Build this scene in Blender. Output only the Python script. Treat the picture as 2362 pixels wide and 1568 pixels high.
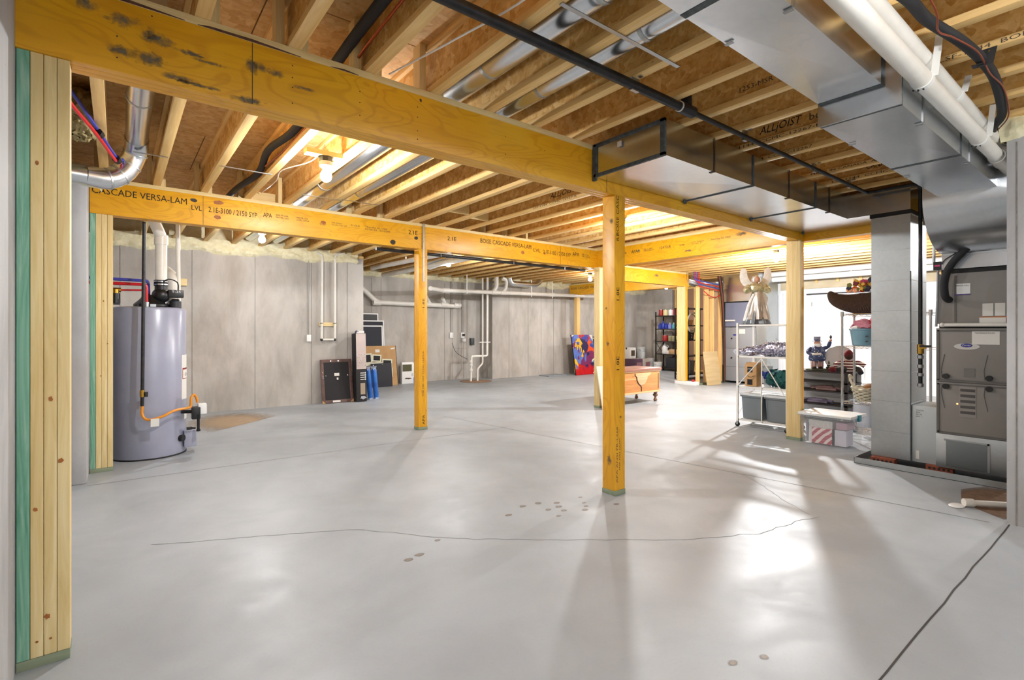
import bpy, bmesh, math, random
from mathutils import Vector, Matrix, Euler
random.seed(7)
for o in list(bpy.data.objects): bpy.data.objects.remove(o, do_unlink=True)
SC = bpy.context.scene
C = SC.collection
PI = math.pi

# ---------------------------------------------------------------- camera
cam_d = bpy.data.cameras.new('camera'); cam = bpy.data.objects.new('camera', cam_d); C.objects.link(cam)
cam_d.sensor_fit = 'HORIZONTAL'; cam_d.sensor_width = 36.0
cam_d.lens = 36.0*1172.5/2362.0
cam_d.shift_y = -(784.0-763.0)/2362.0
cam_d.clip_start = 0.02; cam_d.clip_end = 100
cam.location = (0, 0, 1.32)
cam.rotation_euler = (PI/2, 0, -math.radians(37.846))
SC.camera = cam

# ---------------------------------------------------------------- world (overcast daylight; it only enters by the window added behind the camera as fill)
W = bpy.data.worlds.new('world'); SC.world = W; W.use_nodes = True
W.node_tree.nodes['Background'].inputs[0].default_value = (0.90, 0.95, 1.0, 1)
W.node_tree.nodes['Background'].inputs[1].default_value = 4.0

BULB_POWER = 100.0      # watts of each bare bulb
SC.view_settings.view_transform = 'Standard'
SC.view_settings.look = 'None'
SC.view_settings.gamma = 1.0
SC.view_settings.use_curve_mapping = False
SC.view_settings.exposure = 0.5

# ---------------------------------------------------------------- colour + node helpers
def lin(c):
    if isinstance(c, str):
        c = c.lstrip('#'); c = tuple(int(c[i:i+2], 16) for i in (0, 2, 4))
    r = []
    for v in c[:3]:
        v = v/255.0
        r.append(v/12.92 if v <= 0.04045 else ((v+0.055)/1.055)**2.4)
    return (r[0], r[1], r[2], 1.0)

class NT:
    def __init__(s, name):
        s.m = bpy.data.materials.new(name); s.m.use_nodes = True
        s.t = s.m.node_tree; s.b = s.t.nodes['Principled BSDF']; s.o = s.t.nodes['Material Output']
    def n(s, typ, ins=None, **pr):
        x = s.t.nodes.new('ShaderNode'+typ)
        for k, v in pr.items(): setattr(x, k, v)
        for k, v in (ins or {}).items():
            if isinstance(v, bpy.types.NodeSocket): s.t.links.new(v, x.inputs[k])
            else: x.inputs[k].default_value = v
        return x
    def set(s, k, v):
        if isinstance(v, bpy.types.NodeSocket): s.t.links.new(v, s.b.inputs[k])
        else: s.b.inputs[k].default_value = v
    def ramp(s, fac, stops, interp='LINEAR'):
        x = s.t.nodes.new('ShaderNodeValToRGB'); s.t.links.new(fac, x.inputs[0])
        cr = x.color_ramp; cr.interpolation = interp
        while len(cr.elements) < len(stops): cr.elements.new(0.5)
        for e, (p, c) in zip(cr.elements, stops):
            e.position = p; e.color = lin(c) if not isinstance(c, (int, float)) else (c, c, c, 1)
        return x.outputs[0]
    def mix(s, fac, a, b, blend='MIX'):
        x = s.t.nodes.new('ShaderNodeMix'); x.data_type = 'RGBA'; x.blend_type = blend
        for k, v in ((0, fac), (6, a), (7, b)):
            if isinstance(v, bpy.types.NodeSocket): s.t.links.new(v, x.inputs[k])
            else: x.inputs[k].default_value = v if k == 0 else (lin(v) if not (isinstance(v, tuple) and len(v) == 4) else v)
        return x.outputs[2]
    def coord(s, scale=(1, 1, 1), rot=(0, 0, 0), loc=(0, 0, 0), kind='Object'):
        tc = s.t.nodes.new('ShaderNodeTexCoord')
        mp = s.t.nodes.new('ShaderNodeMapping'); s.t.links.new(tc.outputs[kind], mp.inputs[0])
        mp.inputs['Scale'].default_value = scale; mp.inputs['Rotation'].default_value = rot; mp.inputs['Location'].default_value = loc
        return mp.outputs[0]
    def noise(s, vec, scale, detail=4, rough=.55, dist=0):
        return s.n('TexNoise', {'Vector': vec, 'Scale': scale, 'Detail': detail, 'Roughness': rough, 'Distortion': dist}).outputs[0]
    def bump(s, h, strength=.2, dist=.01):
        x = s.n('Bump', {'Height': h, 'Strength': strength, 'Distance': dist}); s.set('Normal', x.outputs[0])

MATS = {}
def plain(name, col, rough=.6, metal=0.0, **kw):
    if name in MATS: return MATS[name]
    k = NT(name); k.set('Base Color', lin(col)); k.set('Roughness', rough); k.set('Metallic', metal)
    for a, b in kw.items(): k.set(a.replace('_', ' '), b)
    MATS[name] = k.m; return k.m
def mottled(name, c1, c2, rough=.6, scale=8, metal=0.0, bump=0.0, stretch=(1, 1, 1)):
    if name in MATS: return MATS[name]
    k = NT(name); v = k.coord(stretch); f = k.noise(v, scale)
    k.set('Base Color', k.ramp(f, [(.3, c1), (.7, c2)])); k.set('Roughness', rough); k.set('Metallic', metal)
    if bump: k.bump(f, bump)
    MATS[name] = k.m; return k.m

def concrete(name, c1, c2, dark, rough=.85):
    k = NT(name); v = k.coord(kind='Object')
    big = k.noise(v, .55, 3, .6); med = k.noise(k.coord((1, 1, .35)), 2.6, 5, .65, .3); fine = k.noise(v, 42, 5, .7)
    col = k.ramp(big, [(.3, c1), (.7, c2)])
    col = k.mix(k.ramp(med, [(.40, 0.0), (.72, .75)]), col, dark)
    col = k.mix(k.ramp(k.noise(k.coord((1, 1, .5)), 1.1, 5, .6, .5), [(.55, 0.0), (.78, .45)]), col, '#948471')
    col = k.mix(k.ramp(fine, [(.62, 0.0), (.8, .35)]), col, '#55524c')
    vo = k.n('TexVoronoi', {'Vector': v, 'Scale': 11.0}).outputs['Distance']
    pit = k.ramp(vo, [(.02, 1.0), (.055, 0.0)])
    col = k.mix(k.n('Math', {0: pit, 1: .55}, operation='MULTIPLY').outputs[0], col, '#4a4844')
    k.set('Base Color', col); k.set('Roughness', rough)
    k.bump(k.n('Math', {0: fine, 1: med}, operation='ADD').outputs[0], .12, .006)
    MATS[name] = k.m; return k.m

def floor_mat():
    k = NT('sealed_concrete_floor'); v = k.coord(kind='Object')
    big = k.noise(v, .33, 4, .6, .4); med = k.noise(v, 1.7, 6, .62, .6); fine = k.noise(v, 60, 4, .7)
    col = k.ramp(big, [(.3, '#8f9498'), (.7, '#b4babf')])
    col = k.mix(k.ramp(med, [(.42, 0.0), (.78, .40)]), col, '#81858a')
    col = k.mix(k.ramp(fine, [(.55, 0.0), (.85, .25)]), col, '#77736d')
    # brownish wear where soil was tracked along the walls
    w = k.noise(v, .8, 5, .6, .8)
    col = k.mix(k.ramp(w, [(.62, 0.0), (.82, .22)]), col, '#9a8f84')
    k.set('Base Color', col)
    k.set('Roughness', k.ramp(k.noise(v, 2.4, 6, .6, .5), [(.3, .36), (.7, .54)]))
    k.set('Specular IOR Level', .5)
    k.bump(k.noise(v, 9, 3, .5), .05, .004)
    MATS['floor'] = k.m; return k.m

def osb(name, c1, c2, c3):
    k = NT(name); v = k.coord()
    d = k.noise(v, 6, 3, .6)
    v1 = k.n('VectorMath', {0: v, 1: k.n('VectorMath', {0: k.n('TexNoise', {'Vector': v, 'Scale': 9.0}).outputs[1], 'Scale': .12}, operation='SCALE').outputs[0]}, operation='ADD').outputs[0]
    vo = k.n('TexVoronoi', {'Vector': k.n('VectorMath', {0: v1, 1: (1, 1, 1)}, operation='MULTIPLY').outputs[0], 'Scale': 22.0})
    vo2 = k.n('TexVoronoi', {'Vector': v1, 'Scale': 40.0})
    h = k.n('SeparateColor', {0: vo.outputs['Color']}).outputs[0]
    h2 = k.n('SeparateColor', {0: vo2.outputs['Color']}).outputs[0]
    col = k.ramp(h, [(0, c1), (.55, c2), (1, c3)])
    col = k.mix(.35, col, k.ramp(h2, [(0, c1), (1, c3)]))
    col = k.mix(k.ramp(d, [(.5, 0.0), (.75, .25)]), col, '#6d4a22')
    k.set('Base Color', col); k.set('Roughness', .75); k.bump(h, .08, .003)
    MATS[name] = k.m; return k.m

AX = {'x': (.06, 1, 1), 'y': (1, .06, 1), 'z': (1, 1, .06)}
def wood(name, axis, c1, c2, c3, rough=.55, scale=26, knots=True, coat=0.0, dist=1.2, knotcol='#6b4018'):
    key = name+'_'+axis
    if key in MATS: return MATS[key]
    k = NT(key); sc = AX[axis]; v = k.coord(sc)
    g = k.noise(v, scale, 5, .6, dist); b = k.noise(v, scale*.17, 3, .5, dist*.6)
    w = k.n('TexWave', {'Vector': v, 'Scale': scale*.18, 'Distortion': 14.0, 'Detail': 3.0, 'Detail Scale': .7}, wave_type='RINGS', rings_direction={'x': 'X', 'y': 'Y', 'z': 'Z'}[axis]).outputs[1]
    col = k.ramp(g, [(.25, c1), (.55, c2), (.8, c3)])
    col = k.mix(k.ramp(b, [(.35, 0.0), (.7, .5)]), col, c1)
    col = k.mix(k.ramp(w, [(.55, 0.0), (1.0, .28)]), col, c1)
    if knots:
        kv = k.coord(tuple(.34 if q < 1 else 1.3 for q in sc))
        vo = k.n('TexVoronoi', {'Vector': kv, 'Scale': 4.2}).outputs['Distance']
        col = k.mix(k.ramp(vo, [(.03, .85), (.085, 0.0)]), col, knotcol)
    k.set('Base Color', col); k.set('Roughness', rough)
    if coat: k.set('Coat Weight', coat); k.set('Coat Roughness', .25)
    k.bump(g, .06, .003)
    MATS[key] = k.m; return k.m
def LVL(axis):
    key = 'laminated_veneer_'+axis
    if key in MATS: return MATS[key]
    k = NT(key); st = {'x': (.32, 1, 1), 'y': (1, .32, 1), 'z': (1, 1, .32)}[axis]
    v = k.coord(st); f = k.n('TexNoise', {'Vector': v, 'Scale': 3.4, 'Detail': 1.5, 'Roughness': .4, 'Distortion': 1.6}).outputs[0]
    ring = k.n('Math', {0: k.n('Math', {0: f, 1: 58.0}, operation='MULTIPLY').outputs[0]}, operation='SINE').outputs[0]
    grain = k.noise(k.coord(AX[axis]), 60, 4, .6, .6); big = k.noise(k.coord(), 1.3, 3, .6)
    col = k.ramp(big, [(.3, '#dc9a08'), (.7, '#eab01c')])
    col = k.mix(k.ramp(ring, [(.35, 0.0), (1.0, .42)]), col, '#c68408')
    col = k.mix(k.ramp(grain, [(.5, 0.0), (.75, .30)]), col, '#b2760c')
    col = k.mix(k.ramp(k.noise(v, 2.1, 4, .6, 1.0), [(.6, 0.0), (.8, .3)]), col, '#f4cc52')
    k.set('Base Color', col); k.set('Roughness', .45); k.set('Coat Weight', .15); k.set('Coat Roughness', .3); k.bump(grain, .05, .003)
    MATS[key] = k.m; return k.m
def PINE(a): return wood('pale_pine', a, '#d6aa62', '#e8c686', '#f0d69e', .6, 30)
def PINE2(a): return wood('spruce_stud', a, '#d0b272', '#e4cd96', '#efdfb2', .6, 30, True, 0, 1.2, '#5e3a1c')
def GREEN(a): return wood('treated_green', a, '#4a8a70', '#84b59c', '#b4cfbc', .65, 14, False, 0, 5.0)
def SILLG(a): return wood('treated_sill', a, '#747f66', '#8b967c', '#9aa48c', .7, 22, False)

def soft_stain(name, c1, c2, rough=.8, lo=.25, hi=.55, amount=.5, nscale=14):
    k = NT(name); g = k.coord(kind='Generated'); n = k.noise(k.coord(), nscale, 6, .7, .6)
    d = k.n('VectorMath', {0: g, 1: (.5, .5, .5)}, operation='DISTANCE').outputs['Value']
    q = k.n('Math', {0: d, 1: k.n('Math', {0: n, 1: amount}, operation='MULTIPLY').outputs[0]}, operation='ADD').outputs[0]
    k.set('Alpha', k.ramp(q, [(lo+amount*.5-.10, .9), (hi+amount*.5-.10, 0.0)])); k.set('Base Color', k.ramp(n, [(.3, c1), (.7, c2)])); k.set('Roughness', rough)
    MATS[name] = k.m; return k.m
def galv(name='galvanized_sheet', c1='#c4c9ce', c2='#dfe3e7', rough=.24):
    if name in MATS: return MATS[name]
    k = NT(name); v = k.coord()
    vo = k.n('TexVoronoi', {'Vector': v, 'Scale': 38.0})
    h = k.n('SeparateColor', {0: vo.outputs['Color']}).outputs[0]
    f = k.noise(v, 1.6, 2, .5)
    col = k.mix(.82, k.ramp(h, [(0, c1), (1, c2)]), k.ramp(f, [(.3, c1), (.7, c2)]))
    k.set('Base Color', col); k.set('Metallic', 1.0)
    k.set('Roughness', k.ramp(f, [(.2, rough-.03), (.8, rough+.04)]))
    MATS[name] = k.m; return k.m

M_WALL = concrete('poured_concrete', '#b0aba4', '#c6c1ba', '#918b83')
M_WALL2 = concrete('poured_concrete_pale', '#a9a9a9', '#bcbcbd', '#8d8c8c')
M_FLOOR = floor_mat()
M_OSB = osb('strand_board', '#c08a3a', '#dbac5c', '#ecc884')
M_DECK = osb('subfloor_board', '#b98c4c', '#d0a66a', '#dcb982')
M_GALV = galv()
M_GALVD = galv('galvanized_dull', '#a6abad', '#bfc4c5', .42)
M_SEAL = mottled('duct_sealant', '#3c4143', '#5a6062', .8, 30)
M_PVC = mottled('white_pvc', '#dcd8ce', '#e9e6de', .35, 5)
M_IRON = mottled('black_iron', '#131314', '#2b2a2c', .42, 20, .3)
M_BLACK = plain('black_plastic', '#121214', .4)
M_DARK = plain('dark_grey_plastic', '#2a2c30', .5)
M_WHITE = plain('white_plastic', '#e8e8e6', .4)
M_FOAM = mottled('spray_foam', '#d9d0a8', '#efe8c8', .8, 16, 0, .9)
M_INK = plain('black_ink', '#17130c', .8)
M_GREY_INK = plain('grey_ink', '#4c4234', .8)
M_REDP = plain('red_marker', '#b4342e', .8)
M_RED = plain('red_pex', '#c01420', .35)
M_BLUE = plain('blue_pex', '#3a3f9c', .35)
M_STEEL = plain('zinc_steel', '#a8abad', .35, 1.0)
M_CHROME = plain('chrome', '#c9ccd0', .15, 1.0)
M_BRASS = plain('brass', '#b08a3c', .35, 1.0)
M_RUB = plain('rubber', '#151515', .8)
M_COPPER = plain('copper_line', '#a8563a', .35, .8)
M_PAPER = plain('paper_label', '#dcdad4', .7)

# ---------------------------------------------------------------- mesh helpers
class MB:
    def __init__(s): s.v = []; s.f = []
    def add(s, vs, fs):
        n = len(s.v); s.v += [tuple(v) for v in vs]; s.f += [tuple(n+i for i in f) for f in fs]; return s
    def box(s, lo, hi, R=None):
        x0, y0, z0 = lo; x1, y1, z1 = hi
        vs = [(x0, y0, z0), (x1, y0, z0), (x1, y1, z0), (x0, y1, z0), (x0, y0, z1), (x1, y0, z1), (x1, y1, z1), (x0, y1, z1)]
        if R is not None: vs = [R @ Vector(v) for v in vs]
        return s.add(vs, [(0, 3, 2, 1), (4, 5, 6, 7), (0, 1, 5, 4), (1, 2, 6, 5), (2, 3, 7, 6), (3, 0, 4, 7)])
    def bar(s, p0, p1, w, t, up=(0, 0, 1)):
        p0 = Vector(p0); p1 = Vector(p1); d = (p1-p0); L = d.length; d.normalize()
        u = Vector(up); x = d.cross(u)
        if x.length < 1e-4: x = d.cross(Vector((1, 0, 0)))
        x.normalize(); y = x.cross(d)
        vs = []
        for p in (p0, p1):
            for a, b in ((-1, -1), (1, -1), (1, 1), (-1, 1)): vs.append(p+x*(a*w/2)+y*(b*t/2))
        return s.add(vs, [(0, 1, 2, 3), (7, 6, 5, 4), (0, 4, 5, 1), (1, 5, 6, 2), (2, 6, 7, 3), (3, 7, 4, 0)])
    def tube(s, pts, r, seg=12, cap=True):
        pts = [Vector(p) for p in pts]; n = len(pts)
        rr = r if isinstance(r, (list, tuple)) else [r]*n
        tang = []
        for i in range(n):
            a = pts[max(i-1, 0)]; b = pts[min(i+1, n-1)]; t = (b-a)
            tang.append(t.normalized() if t.length > 1e-9 else Vector((0, 0, 1)))
        t0 = tang[0]; ref = Vector((0, 0, 1)) if abs(t0.z) < .9 else Vector((1, 0, 0))
        x = t0.cross(ref).normalized(); vs = []; fs = []
        for i in range(n):
            t = tang[i]; x = (x - t*x.dot(t))
            if x.length < 1e-6: x = t.cross(Vector((1, 0, 0)))
            x.normalize(); y = t.cross(x)
            for k in range(seg):
                a = 2*PI*k/seg; vs.append(pts[i]+x*(math.cos(a)*rr[i])+y*(math.sin(a)*rr[i]))
        for i in range(n-1):
            for k in range(seg):
                k2 = (k+1) % seg; fs.append((i*seg+k, i*seg+k2, (i+1)*seg+k2, (i+1)*seg+k))
        if cap:
            fs.append(tuple(range(seg-1, -1, -1))); fs.append(tuple((n-1)*seg+k for k in range(seg)))
        return s.add(vs, fs)
    def cyl(s, p0, p1, r, seg=16, r2=None):
        return s.tube([p0, p1], [r, r if r2 is None else r2], seg)
    def lathe(s, prof, c=(0, 0, 0), seg=24, fold=0, nf=8, cap=True, sx=1, sy=1, ph=0):
        vs = []; fs = []; n = len(prof)
        for i, (r, z) in enumerate(prof):
            for k in range(seg):
                a = 2*PI*k/seg; q = r*(1+fold*(1-i/max(n-1, 1))*math.sin(nf*a+ph))
                vs.append((c[0]+q*math.cos(a)*sx, c[1]+q*math.sin(a)*sy, c[2]+z))
        for i in range(n-1):
            for k in range(seg):
                k2 = (k+1) % seg; fs.append((i*seg+k, i*seg+k2, (i+1)*seg+k2, (i+1)*seg+k))
        if cap:
            fs.append(tuple(range(seg-1, -1, -1))); fs.append(tuple((n-1)*seg+k for k in range(seg)))
        return s.add(vs, fs)
    def ball(s, c, r, seg=14, rings=9, sc=(1, 1, 1)):
        prof = []
        vs = [(c[0], c[1], c[2]-r*sc[2])]; fs = []
        for i in range(1, rings):
            a = -PI/2+PI*i/rings
            for k in range(seg):
                b = 2*PI*k/seg
                vs.append((c[0]+r*sc[0]*math.cos(a)*math.cos(b), c[1]+r*sc[1]*math.cos(a)*math.sin(b), c[2]+r*sc[2]*math.sin(a)))
        vs.append((c[0], c[1], c[2]+r*sc[2])); top = len(vs)-1
        for k in range(seg):
            fs.append((0, 1+(k+1) % seg, 1+k)); fs.append((top, top-seg+k, top-seg+(k+1) % seg))
        for i in range(rings-2):
            for k in range(seg):
                k2 = (k+1) % seg; fs.append((1+i*seg+k, 1+i*seg+k2, 1+(i+1)*seg+k2, 1+(i+1)*seg+k))
        return s.add(vs, fs)
    def prism(s, poly, o, ux, uy, th):
        """outline poly (2-D) on the plane o+ux*a+uy*b, extruded by th along ux x uy"""
        o = Vector(o); ux = Vector(ux); uy = Vector(uy); nn = ux.cross(uy).normalized()*th
        n = len(poly); vs = [o+ux*a+uy*b for a, b in poly]; vs += [v+nn for v in vs]
        fs = [tuple(range(n-1, -1, -1)), tuple(range(n, 2*n))]+[(i, (i+1) % n, n+(i+1) % n, n+i) for i in range(n)]
        return s.add(vs, fs)
    def xf(s, Mx):
        s.v = [tuple(Mx @ Vector(v)) for v in s.v]; return s
    def mesh(s, name, smooth=True, bev=0.0, ang=35):
        me = bpy.data.meshes.new(name); me.from_pydata(s.v, [], s.f); me.update()
        bm = bmesh.new(); bm.from_mesh(me)
        bmesh.ops.recalc_face_normals(bm, faces=bm.faces[:])
        if bev: bmesh.ops.bevel(bm, geom=bm.edges[:], offset=bev, segments=2, affect='EDGES', profile=.6, clamp_overlap=True)
        bm.to_mesh(me); bm.free()
        if smooth:
            me.polygons.foreach_set('use_smooth', [True]*len(me.polygons)); me.set_sharp_from_angle(angle=math.radians(ang))
        return me
def fillet(pts, r, n=6):
    pts = [Vector(p) for p in pts]; out = [pts[0]]
    for i in range(1, len(pts)-1):
        a, b, c = pts[i-1], pts[i], pts[i+1]
        d1 = (a-b); d2 = (c-b); q = min(r, d1.length*.49, d2.length*.49)
        p1 = b+d1.normalized()*q; p2 = b+d2.normalized()*q
        for k in range(n+1):
            t = k/n; out.append(p1*(1-t)**2+b*2*t*(1-t)+p2*t*t)
    out.append(pts[-1]); return out
def spline(pts, n=6):
    pts = [Vector(p) for p in pts]; P = [pts[0]]+pts+[pts[-1]]; out = []
    for i in range(1, len(P)-2):
        for k in range(n):
            t = k/n; a, b, c, d = P[i-1], P[i], P[i+1], P[i+2]
            out.append(.5*((2*b)+(c-a)*t+(2*a-5*b+4*c-d)*t*t+(3*b-a-3*c+d)*t**3))
    out.append(pts[-1]); return out

def obj(name, mb, mat, parent=None, loc=None, rot=None, **kw):
    me = mb if isinstance(mb, bpy.types.Mesh) else mb.mesh(name, **kw)
    if mat is not None and not me.materials: me.materials.append(mat)
    o = bpy.data.objects.new(name, me); C.objects.link(o)
    if parent is not None: o.parent = parent
    if loc is not None: o.location = loc
    if rot is not None: o.rotation_euler = rot
    return o
def tag(o, label=None, cat=None, group=None, kind=None):
    if label: o['label'] = label
    if cat: o['category'] = cat
    if group: o['group'] = group
    if kind: o['kind'] = kind
    return o
def thing(name, label, cat, loc=(0, 0, 0), rz=0.0, group=None, rx=0.0, ry=0.0):
    o = bpy.data.objects.new(name, None); C.objects.link(o); o.empty_display_size = .05
    o.location = loc; o.rotation_euler = (rx, ry, rz); return tag(o, label, cat, group)
def struct(name, mb, mat, parent=None, **kw):
    o = obj(name, mb, mat, parent, **kw)
    if parent is None: o['kind'] = 'structure'
    return o
def box(lo, hi): return MB().box(lo, hi)
def dup(root, loc, rz=None, label=None, group=None):
    r = root.copy(); C.objects.link(r); r.location = loc
    if rz is not None: r.rotation_euler = (0, 0, rz)
    if label: r['label'] = label
    if group: r['group'] = group
    for ch in list(root.children):
        c = ch.copy(); C.objects.link(c); c.parent = r
        for g in list(ch.children):
            d = g.copy(); C.objects.link(d); d.parent = c
    return r
_fc = {}
def lettering(name, body, o, ux, uy, width, height, mat, parent, off=.0012, italic=0.0, bold=0.0):
    """flat printed text: lower-left corner o, reading direction ux, up uy; stretched to width x height"""
    cu = bpy.data.curves.new('t', 'FONT'); cu.body = body; cu.size = 1; cu.shear = italic; cu.offset = bold
    cu.resolution_u = 2
    t = bpy.data.objects.new('t', cu); C.objects.link(t)
    dg = bpy.context.evaluated_depsgraph_get(); me = bpy.data.meshes.new_from_object(t.evaluated_get(dg))
    bpy.data.objects.remove(t, do_unlink=True); bpy.data.curves.remove(cu)
    xs = [v.co.x for v in me.vertices]; ys = [v.co.y for v in me.vertices]
    x0, x1, y0, y1 = min(xs), max(xs), min(ys), max(ys)
    ux = Vector(ux); uy = Vector(uy); nn = ux.cross(uy).normalized()*off; o = Vector(o)
    for v in me.vertices:
        v.co = o+ux*((v.co.x-x0)/(x1-x0)*width)+uy*((v.co.y-y0)/(y1-y0)*height)+nn
    me.name = name; me.materials.clear()
    return obj(name, me, mat, parent)
# ================================================================ THE SETTING
H_BEAM = 2.413; H_PLATE = 2.714; H_J = 2.752; H_WEB = .302; H_DECK = H_J+H_WEB
# ---- floor
fl = struct('floor', box((-.6, -3.4, -.15), (15.2, 12.2, 0)), M_FLOOR, smooth=False)
M_JOINT = plain('saw_cut', '#3e3b38', .9); M_JOINT2 = plain('old_joint', '#6d675f', .9)
M_CRACK = plain('hairline_crack', '#7d7974', .9); M_STAIN = soft_stain('oil_spot', '#7d7468', '#948a7e', .5, .3, .52, .25)
def strip(pts, w, z=.0012):
    mb = MB(); pts = [Vector((p[0], p[1], z)) for p in pts]; L = []; R = []
    for i, p in enumerate(pts):
        d = (pts[min(i+1, len(pts)-1)]-pts[max(i-1, 0)]).normalized(); n = Vector((-d.y, d.x, 0))
        ww = w[i] if isinstance(w, list) else w
        L.append(p+n*ww/2); R.append(p-n*ww/2)
    for i in range(len(pts)-1): mb.add([L[i], L[i+1], R[i+1], R[i]], [(0, 1, 2, 3)])
    return mb
def wobble(pts, amp, step=.07):
    out = []
    for a, b in zip(pts[:-1], pts[1:]):
        a = Vector((a[0], a[1], 0)); b = Vector((b[0], b[1], 0)); n = max(2, int((b-a).length/step))
        for k in range(n): out.append(a.lerp(b, k/n)+Vector((random.uniform(-amp, amp), random.uniform(-amp, amp), 0)))
    out.append(Vector((pts[-1][0], pts[-1][1], 0))); return out
obj('control_joint', strip([(-.3, .668), (2.1, .668)]+wobble([(2.15, .668), (4.8, .655)], .004, .2), .008), M_JOINT, fl)
obj('control_joint', strip([(-.2, 5.64), (3.0, 5.58), (4.25, 5.55)], .005), M_JOINT2, fl)
obj('control_joint', strip([(3.99, 6.85), (4.36, 3.93), (4.55, 2.4), (4.75, .75)], .006), M_JOINT2, fl)
cr = [(.17, 3.84), (.96, 3.46), (1.24, 3.31), (1.41, 3.12), (1.6, 2.89), (1.8, 2.68), (2.49, 2.13), (2.89, 1.84), (3.3, 1.63), (3.77, 1.56), (3.93, 1.51)]
obj('crack', strip(wobble(cr, .010, .06), .0036), M_CRACK, fl)
obj('crack', strip(wobble([(4.55, 2.4), (4.35, 2.11), (4.12, 1.86), (3.93, 1.57)], .010, .05), .0034), M_CRACK, fl)
for (x, y) in [(2.41, 2.97), (2.21, 2.89), (2.67, 2.87), (2.63, 2.8), (2.52, 2.8), (2.49, 2.66), (2.83, 2.74), (2.73, 2.63), (2.79, 2.68), (3.0, 2.57), (1.59, 2.82), (1.41, 2.7), (1.33, 2.68), (1.94, 1.06), (2.07, 1.0), (2.55, 2.95), (2.6, 2.72), (2.9, 2.85)]:
    r = random.uniform(.014, .03); mb = MB()
    pl = [(x+r*(1+.35*math.sin(3*a+x*9)+random.uniform(-.15, .15))*math.cos(a)*1.2, y+r*(1+random.uniform(-.2, .2))*math.sin(a), .0011) for a in [2*PI*k/14 for k in range(14)]]
    mb.add(pl, [tuple(range(14))]); obj('oil_spot', mb, M_STAIN, fl)

# ---- walls (poured concrete, 250 mm) with form-board fins and foam along the top
def wallbox(name, lo, hi, mat=M_WALL): return struct(name, box(lo, hi), mat, smooth=False)
w_left = wallbox('wall_left', (-.6, -3.4, 0), (-.31, 9.75, 2.70), M_WALL2)
obj('pilaster', box((-.31, 5.72, 0), (-.205, 6.095, 2.70)), M_WALL2, w_left, bev=.012)
w_b1 = wallbox('wall_back_left', (-.31, 9.5, 0), (3.75, 9.75, 2.70))
w_ret = wallbox('wall_back_return', (3.5, 9.75, 0), (3.75, 11.9, 2.70))
w_b2 = wallbox('wall_back_middle', (3.5, 11.9, 0), (8.42, 12.15, 2.70))
w_b3 = wallbox('wall_back_right', (8.17, 11.4, 0), (15.1, 11.65, 2.70))
obj('jog', box((8.17, 11.65, 0), (8.42, 11.9, 2.70)), M_WALL, w_b3)
w_far = wallbox('wall_far', (14.9, 10.3, 0), (15.1, 11.4, 2.75))
w_fs = struct('wall_far_studs', box((15.02, 7.2, 0), (15.1, 10.3, 2.75)), plain('brown_sheathing', '#96755c', .85), smooth=False)
for i in range(9): obj('stud', box((14.9, 10.2-i*.36-.04, .04), (15.02, 10.2-i*.36, 2.71)), PINE('z'), w_fs)
obj('plate', box((14.9, 7.2, 2.71), (15.02, 10.3, 2.75)), PINE('y'), w_fs)
obj('plate', box((14.9, 7.2, 0), (15.02, 10.3, .04)), PINE('y'), w_fs)
M_DRY = mottled('white_wallboard', '#dfe1e3', '#eceeef', .6, 3)
w_rf = wallbox('wall_right_far', (13.0, -3.4, 0), (13.2, 7.2, 2.75), M_DRY)
w_rs = wallbox('wall_right_side', (13.2, 7.0, 0), (15.1, 7.2, 2.75), M_DRY)
w_nr = wallbox('wall_right', (4.81, -3.4, 0), (5.02, .67, 2.66), M_WALL2)
w_bh = struct('wall_behind', MB().box((-.31, -3.4, 0), (13.0, -3.2, .9)).box((-.31, -3.4, 2.3), (13.0, -3.2, 2.75)).box((-.31, -3.4, .9), (.4, -3.2, 2.3)).box((4.4, -3.4, .9), (13.0, -3.2, 2.3)), M_WALL, smooth=False)
win = struct('window_1', MB().box((.4, -3.36, .9), (4.4, -3.28, .95)).box((.4, -3.36, 2.25), (4.4, -3.28, 2.3)).box((.4, -3.36, .95), (.45, -3.28, 2.25)).box((4.35, -3.36, .95), (4.4, -3.28, 2.25)).box((2.37, -3.36, .95), (2.43, -3.28, 2.25)), plain('vinyl_frame', '#e6e6e4', .4), smooth=False)  # unseen window, added so low daylight brightens near joists, ducts and beam
for x in (.45, 2.43): obj('added_window_pane', box((x, -3.325, .95), (x+1.93, -3.319, 2.25)), plain('window_glass', '#ffffff', .05, 0, Alpha=.06), win)
def fins(wall, axis, c, at, z1=2.6):
    for p in at:
        if axis == 'x': b = box((p-.003, c-.004, 0), (p+.003, c, z1))
        else: b = box((c-.004, p-.003, 0), (c, p+.003, z1))
        obj('form_fin', b, mat_fin, wall)
mat_fin = mottled('form_fin', '#6f6a63', '#8b857d', .9, 20)
fins(w_b1, 'x', 9.5, [.035, .942, 1.853, 2.78, 3.435])
fins(w_b2, 'x', 11.9, [4.9, 5.15, 6.05, 6.95, 7.2, 7.55])
fins(w_b3, 'x', 11.4, [8.75, 9.45, 9.95, 10.45, 10.8])
fins(w_nr, 'y', 4.81, [.62, .3])
fins(w_left, 'y', -.306, [1.8])
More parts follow.
